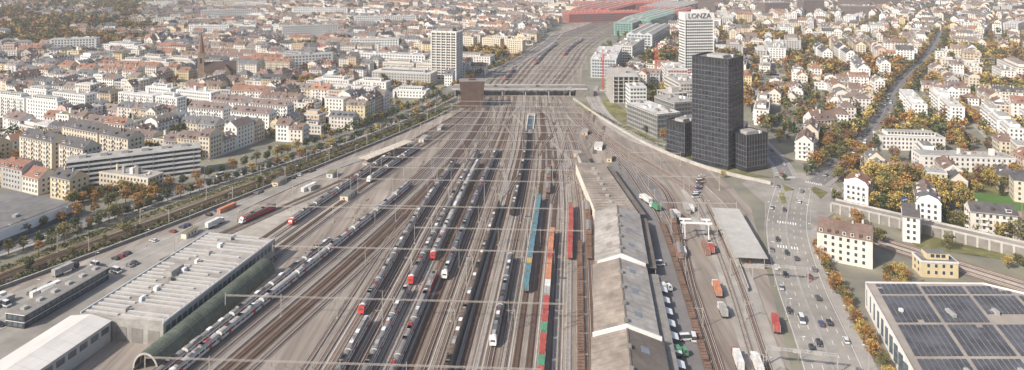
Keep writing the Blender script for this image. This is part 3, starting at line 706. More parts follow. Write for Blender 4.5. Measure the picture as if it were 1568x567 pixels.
def freight_hall():
    rb=mat('freight_roof_brown',(.29,.245,.205),.9,var=.18,scale=.35,var2=.28,scale2=.09); rg=mat('freight_roof_grey',(.36,.335,.305),.9,var=.16,scale=.35,var2=.25,scale2=.09); rd=mat('freight_roof_dark',(.16,.135,.115),.9,var=.2,scale=.3,var2=.2,scale2=.09)
    sk=mat('hall_skylight',(.22,.25,.28),.3,var=.2)
    def sec(a,w,y0,y1,he,hr,r1,r2,ribs=True):
        W=w/2; a.box(-W,W,y0,y1,0,he,walls[1]);
        a.poly([(-W-1.2,y0,he-.3),(-W-1.2,y1,he-.3),(0,y1,hr),(0,y0,hr)],r1); a.poly([(W+1.2,y0,he-.3),(W+1.2,y1,he-.3),(0,y1,hr),(0,y0,hr)],r2)
        for yy in(y0+.02,y1-.02): a.poly([(-W,yy,he),(W,yy,he),(0,yy,hr-.05)],walls[6])
        facade(a,-W,y1,-W,y0,.5,he,1,4.5,3,3,1); facade(a,W,y0,W,y1,.5,he,1,5.5,4,3.2,0,gm=conc_d)
        sl=(hr-he+.3)/(W+1.2)
        if ribs:
            for k in range(int((y1-y0)/4)):
                yy=y0+2+k*4
                for s in(-1,1): a.poly([(s*(W+1.2),yy,he-.27),(s*(W+1.2),yy+.15,he-.27),(0,yy+.15,hr+.03),(0,yy,hr+.03)],rd)
        for k in range(int((y1-y0)/9)):
            yy=y0+3+k*9
            if k%2:
                for s in(-1,1):
                    q=[.35,.6]; a.poly([(s*W*q[0],yy,hr-sl*W*q[0]+.06),(s*W*q[1],yy,hr-sl*W*q[1]+.06),(s*W*q[1],yy+4,hr-sl*W*q[1]+.06),(s*W*q[0],yy+4,hr-sl*W*q[0]+.06)],sk if s>0 else rb)
        a.box(-.3,.3,y0,y1,hr-.1,hr+.12,rd)
        for k in range(int((y1-y0)/13)): a.box(-.8,.8,y0+5+k*13,y0+7+k*13,hr-.4,hr+.7,conc_d)
    a=Acc()
    sec(a,24,-90,6,8,12,rb,rd)
    a.poly([(-12.6,6.05,0),(12.6,6.05,0),(12.6,6.05,9.4),(0,6.05,13.4),(-12.6,6.05,9.4)],walls[6]); a.poly([(-12.6,6.6,0),(12.6,6.6,0),(12.6,6.6,9.4),(0,6.6,13.4),(-12.6,6.6,9.4)],walls[6]); a.poly([(-12.6,6.05,9.4),(0,6.05,13.4),(0,6.6,13.4),(-12.6,6.6,9.4)],walls[6]); a.poly([(12.6,6.05,9.4),(0,6.05,13.4),(0,6.6,13.4),(12.6,6.6,9.4)],walls[6])
    sec(a,22,7,66,7.5,11,rb,rg)
    a.box(12.5,17,-88,64,5,5.25,conc_d,bot=True)
    for k in range(19): a.box(16.5,16.8,-86+k*8,-85.7+k*8,0,5,steel)
    for k in range(9):
        y=-20+k*9; a.poly([(17.2,y,3.9),(20,y+.3,3.1),(20,y+4.7,3.1),(17.2,y+5,3.9)],white_m)
    a.build('freight_hall',41.5,244,-.11)
    a=Acc(); sec(a,22,0,60,8,12,rg,rg); a.box(11.05,16,2,60,5,5.3,rd,bot=True)
    for k in range(8): a.box(15.5,15.8,3+k*8,3.3+k*8,0,5,steel)
    a.build('freight_hall',50.0,312,-.12)
    a=Acc()
    a.prism([(-11,0),(12,0),(9,88),(-10,88)],0,6.8,walls[2],rb)
    for k in range(21): a.box(-9.6,8.8,1+k*4.1,1.15+k*4.1,6.8,6.92,rd)
    for k in range(8): a.box(-1,.8,4+k*10,6+k*10,6.8,7.8,steel)
    a.prism([(12.1,2),(17,2),(14,86),(9.1,86)],4.4,4.8,dark_m,rd)
    a.build('freight_annex',57,374,.045)
    a=Acc(); a.box(-3,3,0,22,0,5,walls[3],rd); facade(a,-3,0,3,0,0,4,1,2,1.2,1.4,1); facade(a,3,0,3,22,0,4,1,3,1.4,1.4,1); a.build('freight_office',51,468,.05)
freight_hall()
def canopy(x,y,ang,w,L,z,m=None,name='loading_canopy'):
    a=Acc(); m=m or mat('canopy_roof',(.46,.44,.41),.8,var=.12,scale=.2,var2=.15)
    a.box(-w/2,w/2,0,L,z,z+.4,m,bot=True)
    for k in range(int(L/7)+1):
        for s in(-1,1): a.box(s*(w/2-1.5)-.15,s*(w/2-1.5)+.15,k*7+.5,k*7+.8,0,z,steel)
        a.box(-w/2+.1,w/2-.1,k*7+.5,k*7+.65,z+.4,z+.46,steel)
    a.box(-w/2+1,w/2-1,1,L-1,0,1.1,concrete); a.box(-.5,.5,3,L-3,1.1,3,cc['brown'])
    a.build(name,x,y,ang)
canopy(113,322,-.11,15,62,5.2)
canopy(-104,478,-.5,8,52,4.5,mat('pale_canopy',(.56,.50,.41),.8),name='platform_canopy')
def solar():
    P=[(108,140),(134,228),(149,288),(198,287),(214,275),(250,275),(250,120)]
    a=Acc(); rl=mat('solar_roof_base',(.34,.30,.26),.8,var=.15,scale=.1,var2=.15,scale2=.04); pv=mat('solar_panel',(.085,.09,.105),.5,var=.45,scale=.12,spec=.3,var2=.18,scale2=.08)
    a.prism(P,0,10,walls[1],rl)
    for i in range(len(P)):
        p=P[i];q=P[(i+1)%len(P)]
        A=Vector((*p,0));B=Vector((*q,0))
        a.poly([tuple(A+Vector((0,0,10))),tuple(B+Vector((0,0,10))),tuple(B+Vector((0,0,10.7))),tuple(A+Vector((0,0,10.7)))],white_m)
    sx=.264
    yy=150; row=0
    while yy<285:
        xl=134+(yy-228)*sx+3; xx=xl; n=0
        while xx<247:
            blk=n//9
            if n%9!=8 and (row%11)!=10 and inpoly(xx+2.2,yy+3,P) and R.random()>.012 and not(((blk*7+row//11*5)%13)==0 and row%11<3):
                a.poly([(xx,yy,10.35),(xx+1.85,yy,10.35),(xx+1.85+.3,yy+1.5,10.65),(xx+.3,yy+1.5,10.65)],pv)
            xx+=2.15 if n%9!=8 else 1.2; n+=1
        yy+=1.95; row+=1
    for k in range(14):
        x=150+(k%5)*18;y=185+(k//5)*38; a.box(x,x+1.4,y+R.uniform(-3,3),y+4,10,11.6,R.choice([steel,white_m]))
    for k in range(26):
        y=145+k*5.5; x=134+(y-228)*sx; a.box(x-.15,x-.05,y,y+3,2,8.5,glass2) if y<284 else None
    for k in range(10): a.box(152+k*4.6,155+k*4.6,288.0,288.2,4,8,glass2)
    a.build('solar_roof_warehouse'); FORB.append(P)
solar()
def bridge():
    a=Acc(); a.box(-62,78,704,726,6.8,7.8,concrete,asphalt,bot=True)
    for y in(704,725.6): a.box(-62,78,y,y+.4,7.8,8.8,concrete)
    for x in(-34,-10,14,38,60):
        for y in(706,712,718,724): a.box(x-.5,x+.5,y-.5,y+.5,0,6.8,concrete)
    a.box(-75,-58,703,727,0,6.5,conc_d); a.box(66,84,703,727,0,6.5,conc_d)
    for k in range(16): a.box(-58+k*8.5,-54+k*8.5,714.9,715.1,7.8,7.81,paint)
    for s in(0,1): a.box(-62,78,704.4+s*18.2,707+s*18.2,7.8,7.95,pave)
    a.build('road_bridge')
bridge()
# ---------------------------------------------------------------- roads
roads=Acc(); marks=Acc(); kerb=Acc()
RD=[0]
def road(pts,w,lanes=2,m=asphalt,side=True,n=8):
    P=smooth(pts,n); z=.3+.012*RD[0]; RD[0]+=1
    ribbon(roads,P,-w/2,w/2,z,m)
    if side:
        raised(kerb,P,w/2,w/2+2.4,0,z+.13,pave); raised(kerb,P,-w/2-2.4,-w/2,0,z+.127,pave)
    for i in range(1,lanes):
        o=-w/2+w*i/lanes
        dashes(marks,P,o,z+.005,paint)
    ribbon(marks,P,-w/2+.4,-w/2+.55,z+.005,paint);ribbon(marks,P,w/2-.55,w/2-.4,z+.005,paint)
    return P,z
main,zm=road([(85,130),(115,244),(131,313),(150,373),(178,432)],21,6,side=False,m=asph_l)
ribbon(roads,main,10.5,15.5,.28,pave)
raised(kerb,main,-.5,.5,.3,.5,pave)
jn=Acc(); jn.poly([(x,y,.285) for x,y in[(138,372),(160,366),(186,392),(206,425),(212,458),(190,462),(178,450),(158,452),(148,440),(150,405)]],asph_l); jn.build('road_junction')
for cx,cy,a0 in((152,376,1.2),(195,440,.9),(183,452,1.6),(201,425,-.3),(140,345,1.25)):
    for k in range(8):
        marks.tf(cx+(k-4)*1.3*math.sin(a0),cy-(k-4)*1.3*math.cos(a0),a0); marks.poly([(-1.8,-.3,.345),(1.8,-.3,.345),(1.8,.3,.345),(-1.8,.3,.345)],paint)
marks.tf(0,0)
isl=Acc()
for P in ([(170,425),(177,428),(174,440)],[(186,412),(196,424),(192,434),(187,428)],[(160,405),(163,405),(168,422),(165,423)]): isl.prism([(x,y) for x,y in P],.2,.5,pave,grass)
isl.build('traffic_island')
up,zu=road([(196,440),(222,470),(300,565),(440,770),(578,950),(800,1270)],12,3)
r2,z2=road([(182,452),(190,490),(196,560),(200,640),(230,760)],10,2)
r3,z3=road([(120,520),(100,545),(84,620),(84,720),(90,760)],9,2,m=asph_l)
r4,z4=road([(205,425),(240,408),(330,365),(470,310)],11,2)
lf,zl=road([(-330,190),(-285,290),(-222,402),(-158,500),(-118,575),(-76,672),(-40,790),(8,930),(50,1080),(85,1250)],14,4)
lf2,_=road([(-245,150),(-200,290),(-147,428),(-108,497),(-76,540)],9,1,m=asph_l,side=False)
roads.build('roads'); marks.build('road_markings'); kerb.build('pavement')
for P,hw in((up,11),(r2,9),(r4,10)): FORB.append(corr(P,hw))
a=Acc()
a.poly([(x,y,.27) for x,y in[(52,130),(54,240),(70,380),(66,470),(76,500),(88,470),(92,430),(92,385),(80,310),(70,244),(58,130)]],asphalt)
a.poly([(x,y,.262) for x,y in[(74,130),(84,244),(96,320),(104,385),(106,430),(111,425),(121,385),(110,310),(98,244),(84,130)]],mat('yard_concrete',(.36,.335,.30),.95,var=.14,scale=.15,var2=.2,scale2=.03))
a.poly([(x,y,.268) for x,y in[(-240,200),(-218,300),(-160,400),(-150,372),(-170,290),(-190,200)]],asph_l)
a.poly([(x,y,.255) for x,y in[(-152,350),(-120,340),(-100,400),(-112,440),(-135,420)]],mat('pale_gravel',(.36,.33,.285),.95,var=.18,scale=.2,var2=.25,scale2=.04))
a.build('loading_yard')
a=Acc()
E=smooth([(-300,190),(-258,290),(-206,392),(-146,492),(-106,567),(-66,650)],6); ribbon(a,E,-2,7,.25,scrub)
ribbon(a,smooth([(-262,230),(-228,310),(-184,388),(-96,562),(-58,655)],6),-3,4,.262,scrub)
ribbon(a,smooth([(66,667),(88,600),(112,530),(141,474),(172,442)],6),-7,5,.266,grass)
a.poly([(x,y,.24) for x,y in[(84,640),(98,600),(112,600),(100,690),(84,690)]],grass)
a.poly([(x,y,.3) for x,y in[(258,385),(300,372),(330,400),(290,425),(262,412)]],grass2)
a.poly([(x,y,.2) for x,y in[(205,345),(320,300),(420,330),(420,480),(270,470),(215,420)]],grass)
a.build('grass_verge')
a=Acc(); r=random.Random(5)
for k in range(46):
    y=r.uniform(300,680); f=(y-244)/453; x=r.choice([r.uniform(-75,30)*(1-f*.4)+SL*(y-244)*.8,r.uniform(60,80),r.uniform(-130,-90)*(1-f*.6)])
    n=r.randint(20,70)
    for i in range(n):
        V=[]; t=r.gauss(0,1)*9; leafquad(V,Vector((x+t*.1+r.gauss(0,.5),y+t,.3+r.random()*.5)),.45,r); a.poly(V,LEAF[r.choice([2,2,3,4])][r.randint(0,1)])
a.build('trackside_weeds')
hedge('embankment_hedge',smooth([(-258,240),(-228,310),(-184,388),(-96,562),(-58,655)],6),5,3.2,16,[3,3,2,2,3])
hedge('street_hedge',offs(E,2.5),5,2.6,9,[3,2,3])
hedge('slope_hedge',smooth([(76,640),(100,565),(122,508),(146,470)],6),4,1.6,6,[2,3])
def wall(name,pts,t,h,m=concrete):
    a=Acc(); P=smooth(pts,5); raised(a,P,-t/2,t/2,0,h,m); raised(a,P,-t/2-.1,t/2+.1,h+.002,h+.15,concrete); a.build(name)
wall('retaining_wall',[(62,690),(80,610),(104,528),(134,470),(166,438)],.5,2.2)
wall('retaining_wall',[(-228,300),(-180,384),(-92,560),(-56,648)],.5,1.6,conc_d)
wall('noise_barrier',[(104,300),(112,345),(124,385),(122,430)],.25,2,conc_d)
def viaduct():
    a=Acc(); P=smooth([(186,395),(250,338),(330,268),(420,200)],6)
    raised(a,P,-4,4,0,5,conc_d); ribbon(a,P,-3.6,3.6,5.01,asph_l); raised(a,P,-4,-3.7,5,6,concrete); raised(a,P,3.7,4,5,6,concrete)
    for x,y,h in walk(offs(P,4.05),5): a.tf(x,y,h); a.box(-.5,.5,-.35,.0,0,5.2,concrete)
    a.build('elevated_road'); FORB.append(corr(P,8))
    b=Acc(); Q=smooth([(168,372),(187,352),(226,305),(300,220)],6)
    ribbon(b,Q,-10,6,.22,bal[0]); 
    for k in range(3):
        for o in(-.75,.75): raised(b,offs(Q,-6+k*4.5+o),-.08,.08,.3,.5,railm)
        ribbon(b,offs(Q,-6+k*4.5),-1.3,1.3,.26,bedm[k%3])
    b.build('branch_railway'); FORB.append(corr(Q,12))
viaduct()
# ---------------------------------------------------------------- named buildings right side
H1(163,334,-.5,24,15,4,'mansard',2,0,2); zone(163,334,24,14)
H1(205,404,.9,13,13,4,'mansard',1,1,2); zone(205,404,14,13)
H1(197,318,-.1,16,9,2,'flat',7,4,2,name='switch_house'); zone(197,318,16,9)
H1(215,500,1.1,24,12,4,'gable',1,0,2,True); zone(215,500,24,12,a=1.1)
H1(232,530,1.1,24,12,4,'gable',0,2,2,True); zone(232,530,24,12,a=1.1)
for x,y,w_ in((310,470,60),(365,445,50),(302,520,46)): H1(x,y,-.12,w_,14,3,'flat',1,0,2,name='school_building'); zone(x,y,w_,14)
H1(253,560,.2,22,14,4,'gable',1,0,2); zone(253,560,22,14)
def office(name,x,y,ang,w,d,nf,wm_,rm,step=3,gm_=glass2,fh=3.6,ww=2.3):
    a=Acc(); W,D=w/2,d/2;h=nf*fh+.8; a.box(-W,W,-D,D,0,h,wm_,rm)
    for p,q in [((-W,-D),(W,-D)),((W,-D),(W,D)),((W,D),(-W,D)),((-W,D),(-W,-D))]: facade(a,*p,*q,.3,fh,nf,step,ww,1.9,1,gm=gm_)
    for f in range(nf+1): a.box(-W-.25,W+.25,-D-.25,D+.25,f*fh+.3,f*fh+.55,wm_ if f<nf else frame_w,rm,bot=True)
    a.box(-W-.2,W+.2,-D-.2,D+.2,h,h+.6,wm_,rm)
    for k in range(max(3,int(w*d/90))):
        x_=R.uniform(-W+3,W-3);y_=R.uniform(-D+2,D-2);s=R.uniform(.8,2.4); a.box(x_-s,x_+s,y_-s*.6,y_+s*.6,h+.6,h+R.uniform(1.2,3),R.choice([steel,white_m,conc_d,wm_]))
    a.build(name,x,y,ang); zone(x,y,w,d,a=ang)
office('office_building',118,572,1.95,46,22,5,conc_d,flats[1]); office('office_building',140,590,1.95,30,20,6,conc_d,flats[0])
office('office_building',150,548,2.1,26,18,4,conc_d,flats[4])
office('office_building',118,650,1.6,20,16,6,walls[6],flats[1])
office('office_building',120,860,1.35,110,30,6,walls[8],flats[1],gm_=glass2); office('office_building',165,960,1.2,90,26,6,walls[1],flats[0])
office('office_building',185,780,1.5,50,22,5,walls[1],flats[1]); office('office_building',175,700,1.7,44,24,5,walls[2],flats[0])
def construct(x,y,ang,w,d,nf):
    a=Acc();W,D=w/2,d/2
    for f in range(nf+1):
        a.box(-W,W,-D,D,f*3.7,f*3.7+.35,concrete,bot=True)
        if f<nf:
            for i in range(int(w/5)+1):
                for j in range(int(d/5)+1): a.box(-W+i*5,-W+i*5+.45,-D+j*5,-D+j*5+.45,f*3.7+.35,f*3.7+3.7,walls[6])
            for k in range(9):
                xx=R.uniform(-W,W-5); a.box(xx,xx+4.2,-D-.05,-D+.2,f*3.7+.4,f*3.7+3.6,R.choice([frame_w,steel,walls[1]]))
    a.box(-6,0,-4,4,0,nf*3.7+5,concrete)
    for k in range(int(w/2.5)+1): a.beam((-W+k*2.5,-D-1.2,0),(-W+k*2.5,-D-1.2,nf*3.7+1),.14,steel)
    for f in range(nf*2): a.beam((-W,-D-1.2,f*1.9+1),(W,-D-1.2,f*1.9+1),.12,steel)
    a.build('construction_site_building',x,y,ang); zone(x,y,w,d,a=ang)
construct(112,700,1.55,54,28,7); construct(150,640,1.9,22,20,5)
def crane(x,y,h,ang,J=42):
    a=Acc()
    for sx in(-.8,.8):
        for sy in(-.8,.8): a.beam((sx,sy,0),(sx,sy,h),.28,red_m)
    for k in range(int(h/2.4)):
        z=k*2.4
        for p,q in(((-.8,-.8),(.8,-.8)),((.8,-.8),(.8,.8)),((.8,.8),(-.8,.8)),((-.8,.8),(-.8,-.8))): a.beam((*p,z),(*q,z+2.4),.14,red_m)
    a.beam((0,0,h),(0,0,h+8),.6,red_m)
    for yy in(-.6,.6): a.beam((-14,yy,h+1),(J,yy,h+1),.2,red_m)
    a.beam((0,0,h+2.4),(J-2,0,h+2.4),.2,red_m)
    for k in range(int(J/2)): a.beam((k*2,-.6,h+1),(k*2+1,0,h+2.4),.1,red_m);a.beam((k*2+2,.6,h+1),(k*2+1,0,h+2.4),.1,red_m)
    a.beam((0,0,h+8),(J*.7,0,h+2.4),.12,dark_m);a.beam((0,0,h+8),(-13,0,h+1.2),.12,dark_m)
    a.box(-14,-10,-1,1,h-1.8,h+.8,concrete,bot=True); a.box(.9,2.6,-.9,.9,h-1.8,h+.4,white_m,bot=True)
    a.box(-3,3,-3,3,0,.8,concrete); a.build('tower_crane',x,y,ang)
crane(98,735,36,1.2,26); crane(160,760,42,1.1,30); crane(178,670,30,2.9,24)
def station():
    gr=mat('green_copper_facade',(.20,.34,.28),.7); rr_=mat('red_station_roof',(.40,.13,.10),.8); rs=mat('station_grey_roof',(.40,.39,.37),.7)
    def hall(x,y,ang,w,L,h,wm_,rm,n):
        a=Acc(); 
        for k in range(n):
            x0=-w/2+w*k/n;x1=x0+w/n; a.box(x0,x1-.1,-L/2,L/2,0,h-2,wm_)
            m=(x0+x1)/2; a.poly([(x0,-L/2,h-2),(m,-L/2,h+1.5),(m,L/2,h+1.5),(x0,L/2,h-2)],rm);a.poly([(x1,-L/2,h-2),(m,-L/2,h+1.5),(m,L/2,h+1.5),(x1,L/2,h-2)],rm)
            a.poly([(x0,-L/2,h-2),(x1,-L/2,h-2),(m,-L/2,h+1.5)],wm_); 
            for q in range(int(L/9)): a.box(m-1.5,m+1.5,-L/2+3+q*9,-L/2+6+q*9,h,h+2,rs)
        facade(a,-w/2,-L/2,w/2,-L/2,1,4,int(h/4.5),5,3.6,2.5,0,gm=glass2); facade(a,w/2,-L/2,w/2,L/2,1,4,int(h/4.5),5,3.6,2.5,0,gm=glass2);facade(a,-w/2,L/2,-w/2,-L/2,1,4,int(h/4.5),5,3.6,2.5,0,gm=glass2)
        a.build('railway_station_hall',x,y,ang); zone(x,y,w,L,a=ang)
    hall(285,1370,-.5,56,230,25,gr,mat('green_station_roof',(.30,.42,.35),.7),4)
    hall(215,1580,-.45,90,200,24,rr_,rr_,5); hall(380,1640,-.5,90,190,24,rr_,rs,4)
    hall(225,1120,-.4,40,150,24,walls[8],rs,3); hall(222,1270,-.42,34,120,24,gr,rs,2)
    hall(195,1470,-1.3,40,170,20,rr_,rr_,2); hall(290,1760,-1.4,60,260,20,rr_,rr_,3); hall(360,1480,-.5,40,150,24,rr_,rr_,2)
station()
# ---------------------------------------------------------------- random city
def city_block(cx,cy,ang,W,D,style,far,east=False):
    c,s=math.cos(ang),math.sin(ang)
    def wp(x,y): return cx+c*x-s*y,cy+s*x+c*y
    if not any(vis(*wp(x,y),20) for x in(-W/2,W/2) for y in(-D/2,D/2)): return
    blk=Acc() if far else None; det=0 if cy>900 else (1 if cy>620 else 2)
    fx=lambda x,y:free(*wp(x,y),7)
    if all(free(*wp(x,y)) for x in(-W/2,0,W/2) for y in(-D/2,0,D/2)):
        LOT.tf(cx,cy,ang); LOT.box(-W/2-2,W/2+2,-D/2-2,D/2+2,0,.14,pave,pave)
        LOT.poly([(-W/2+11,-D/2+11,.16),(W/2-11,-D/2+11,.16),(W/2-11,D/2-11,.16),(-W/2+11,D/2-11,.16)],R.choice([grass,grass,pave,scrub]))
    def hs(x,y,a_,w,d,nf,kind,wi,ri,bal,nm='apartment_building'):
        if not fx(x,y): return
        X,Y=wp(x,y)
        if not vis(X,Y,15): return
        occ_add(X,Y,w,d,ang+a_)
        wm_=walls[wi]; rm=(flats if kind=='flat' else roofs)[ri]
        if far: blk.tf(X,Y,ang+a_); house(blk,w,d,nf,kind,wm_,rm,det,R,bal)
        else:
            q=Acc(); house(q,w,d,nf,kind,wm_,rm,det,R,bal); q.build(nm,X,Y,ang+a_)
    wl=lambda:R.choices(range(9),[4.5,5.5,5.5,1.6,2.2,1.4,4,1.2,.6])[0]
    rl=lambda:R.choices(range(7),[4.5,2.6,4,3.6,3.4,.8,4])[0]
    if style=='peri':
        base=R.randint(3,4)+(R.random()<.35); flatp=R.choice([.08,.15,.4])
        for side in range(4):
            L=W if side%2==0 else D-24; d=R.uniform(10.5,13)
            p=-L/2
            bri=rl()
            while p<L/2-6:
                w=min(R.uniform(9,22),L/2-p); 
                if L/2-p-w<6: w=L/2-p
                m=p+w/2; o=(W if side%2 else D)/2-6
                x,y,a_={0:(m,-o,0),1:(o,m,math.pi/2),2:(-m,o,math.pi),3:(-o,-m,-math.pi/2)}[side]
                k='flat' if R.random()<flatp else R.choice(['gable','gable','mansard'])
                if R.random()<.06: p+=w; tree(*wp(x,y),.8) if fx(x,y) else 0; continue
                hs(x,y,a_,w,d+R.uniform(-1,1),base+R.choice([0,0,0,-1,1]),k,wl(),R.randrange(5) if k=='flat' else (bri if R.random()<.5 else rl()),R.random()<.4); p+=w
        for k in range(int((W-30)*(D-30)/150)):
            x,y=R.uniform(-W/2+16,W/2-16),R.uniform(-D/2+16,D/2-16)
            if fx(x,y):
                if R.random()<.25: hs(x,y,0,R.uniform(8,18),R.uniform(7,10),R.choice([1,2]),'flat' if R.random()<.6 else 'gable',wl(),R.randrange(5),False,'courtyard_building')
                elif not occ(*wp(x,y)): tree(*wp(x,y),R.uniform(.7,1.15))
    elif style=='slab':
        n=max(2,int(D/26)); k='flat' if R.random()<.6 else 'gable'; nf=R.randint(3,6);wi=R.choice([1,2,6,6,0]);ri=R.randrange(3) if k=='flat' else rl()
        for i in range(n):
            y=-D/2+D*(i+.5)/n; p=-W/2
            while p<W/2-14:
                w=R.uniform(26,48); w=min(w,W/2-p); hs(p+w/2,y,0,w-3,R.uniform(10,13),nf,k,wi,ri,True); p+=w+R.choice([0,5])
            for j in range(int(W/9)):
                if R.random()<.85:
                    x=R.uniform(-W/2,W/2);yy=y+D/n/2+R.uniform(-3,3)
                    if fx(x,yy): tree(*wp(x,yy),R.uniform(.6,1.15))
    elif style=='villa':
        for i in range(int(W/20)):
            for j in range(max(1,int(D/19))):
                x=-W/2+20*(i+.5)+R.uniform(-3,3);y=-D/2+19*(j+.5)+R.uniform(-3,3)
                if R.random()<.88: hs(x,y,R.choice([0,math.pi/2])+R.uniform(-.1,.1),R.uniform(11,18),R.uniform(10,13),R.choice([2,3,3,4]),R.choice(['hip','gable','hip','gable','mansard','flat']) ,wl(),R.randrange(5),False,'villa')
                for k in range(3):
                    xx,yy=x+R.uniform(-11,11),y+R.choice([-1,1])*R.uniform(8,11)
                    if R.random()<.8 and fx(xx,yy): tree(*wp(xx,yy),R.uniform(.7,1.2))
    elif style=='big':
        nf=R.randint(3,6); hs(0,0,0,W*.8,D*.4,nf,'flat',R.choice([1,3,6]),R.randrange(3),False,'office_building'); hs(-W*.25,D*.35,0,W*.4,D*.25,nf-1,'flat',R.choice([1,3,6]),R.randrange(3),False,'office_building')
        for k in range(18): 
            x,y=R.uniform(-W/2,W/2),-D/2+R.uniform(0,6); tree(*wp(x,y),.8) if fx(x,y) else 0
    elif style=='park':
        for k in range(int(W*D/60)):
            x,y=R.uniform(-W/2,W/2),R.uniform(-D/2,D/2)
            if fx(x,y): tree(*wp(x,y),R.uniform(.9,1.5))
    pr=.7 if east else .5
    for sd_ in range(4):
        if R.random()<pr*(1 if sd_<2 else .5) and style!='park':
            t=R.choice([None,None,1,2,0]); L=W if sd_%2==0 else D
            for k in range(int(L/8.5)):
                u=-L/2+k*8.5; o=(D if sd_%2==0 else W)/2+4
                x,y={0:(u,-o),1:(o,u),2:(u,o),3:(-o,u)}[sd_]
                if R.random()<.8 and fx(x,y): tree(*wp(x+R.uniform(-1,1),y),R.uniform(.55,.9),t)
    if far and blk.V: blk.build('city_block_buildings')
LOT=Acc()
ang=math.radians(-27); c,s=math.cos(ang),math.sin(ang)
for i in range(-24,14):
    for j in range(-4,36):
        W,D=88,58; gx=i*(W+12)+(j%2)*26+R.uniform(-3,3); gy=j*(D+11); cx=-150+c*gx-s*gy; cy=560+s*gx+c*gy
        if cy>2300 or cy<330: continue
        t=(cy-697)/ (1700-697); mid=12+(t*290 if t>0 else 0)
        if cx>mid-30: continue
        st=R.choices(['peri','slab','villa','big','park'],[7,2.6,1.2,.4,.3])[0]
        if cx<-480 and cy>1050 and cx<-.52*cy: st=R.choice(['park','park','villa'])
        city_block(cx,cy,ang+R.uniform(-.07,.07)+(.5 if cx<-600 else 0)+.25*math.sin(cx*.004+cy*.003),W,D,st,cy>760)
ang=math.radians(54); c,s=math.cos(ang),math.sin(ang)
for i in range(-12,30):
    for j in range(-26,12):
        W,D=84,56; gx=i*(W+12)+(j%2)*37; gy=j*(D+12); cx=250+c*gx-s*gy; cy=560+s*gx+c*gy
        if cy>2300 or cy<300: continue
        t=(cy-697)/ (1700-697); mid=12+(t*290 if t>0 else 0)
        if cx<mid+60: continue
        st=R.choices(['peri','slab','villa','big','park'],[3,3,4,.6,1.5] if cy<1250 else [5,2.4,2,1.6,.4])[0]
        if cx<450 and cy>1250: st=R.choice(['peri','big'])
        city_block(cx,cy,ang+R.uniform(-.08,.08)+.3*math.sin(cx*.004),W,D,st,cy>760,True)
LOT.build('city_lots')
brn=mat('brown_office_facade',(.19,.13,.11),.8)
for x,y,w_,d_,nf in [(600,1570,60,40,9),(700,1600,50,30,10),(790,1560,70,34,7),(470,1650,40,24,12),(420,1900,30,24,17),(700,1800,60,20,11),(330,1950,26,26,18),(850,1700,70,24,9),(950,1750,80,24,9),(-200,1900,60,18,9),(80,1800,60,24,8),(520,1780,50,24,13),(-640,1000,60,16,6),(-520,1180,70,16,6),(-340,1150,90,16,7),(-200,1000,70,16,6),(-260,870,60,14,5),(-160,880,110,16,5),(-600,1450,110,16,7),(-420,1500,120,16,7),(-250,1350,120,16,6)]:
    if vis(x,y): office('office_block',x,y,R.uniform(-.4,.4),w_,d_,nf,R.choice([brn,conc_d,brn]) if x>400 else walls[6],flats[0],step=4)
for k in range(1300):
    y=R.uniform(1250,2350);x=-R.uniform(.42+.12*(2350-y)/1100,.82)*y
    if not occ(x,y) or y>1700: far_tree(x,y,R.uniform(1,1.8),R.choice([2,3,3,4,5,0]))
for k in range(3000):
    y=R.uniform(430,1600); x=R.uniform(110,.8*y+10) if k%4<3 else -R.uniform(0,.8*y)
    if x>0 and y>1300 and R.random()<.5: continue
    if free(x,y,3) and not occ(x,y): tree(x,y,R.uniform(.6,1.35),None) if (y>540 or R.random()<.45) else 0
for x,y,h in walk(offs(lf,-9),9,5):
    if 330<y<1000: tree(x,y,.85,R.choice([2,3,0,1,3]))
for x,y,h in walk(offs(lf,9.5),6.5,5):
    if 300<y<690: tree(x+R.uniform(-1,1),y,.78,R.choice([2,3,3,0,1]))
for x,y,h in walk(smooth([(-258,262),(-231,310),(-187,388),(-99,562),(-62,650)],6),9,3):
    if R.random()<.6: tree(x+R.uniform(-2,1),y,R.uniform(.35,.7),R.choice([2,3,3]))
for P,st in((up,8),):
    for o in(-9.5,9.5):
        for x,y,h in walk(offs(P,o),st,12): tree(x+R.uniform(-1,1),y,R.uniform(.8,1.15),R.choice([0,1,2,3,4,2]))
for x,y,h in walk([(150,345),(143,318),(134,275),(128,235),(118,190)],3.2): near_tree(x+R.uniform(-2,2)+4,y,R.uniform(.45,.75),R.choice([0,1,2,0,4]))
for x,y,h in walk(offs([(190,402),(252,346),(330,278)],-9),4): near_tree(x+R.uniform(-2.5,2.5),y+R.uniform(-2.5,2.5),R.uniform(.8,1.3),R.choice([0,1,2,2,3]))
for k in range(44): near_tree(R.uniform(222,262),R.uniform(385,440),R.uniform(1.1,1.7),R.choice([1,1,2,0,2,1]))
for k in range(30): near_tree(R.uniform(262,345),R.uniform(425,452),R.uniform(.8,1.2))
for k in range(16): near_tree(R.uniform(168,186),R.uniform(300,318),R.uniform(.4,.7),R.choice([0,1,2]))
for k in range(14): near_tree(R.uniform(174,190),R.uniform(350,372),R.uniform(.5,.9))
for k in range(30): near_tree(R.uniform(228,262),R.uniform(460,548),R.uniform(.9,1.3))
for k in range(24): near_tree(R.uniform(-262,-210),R.uniform(400,422),R.uniform(.6,1.0))
for k in range(10): near_tree(-236+k*2.4+R.uniform(-1,1),340+k*6,R.uniform(.5,.9),R.choice([2,3,0]))
for x,y in[(-168,498),(-176,492),(-222,425),(-228,434),(-262,404),(178,446),(140,452),(120,540),(110,560)]: near_tree(x,y,R.uniform(.6,.9))
flush_far('distant_trees_west',[t for t in FARL if t[0]<0]); flush_far('distant_trees_east',[t for t in FARL if t[0]>=0])
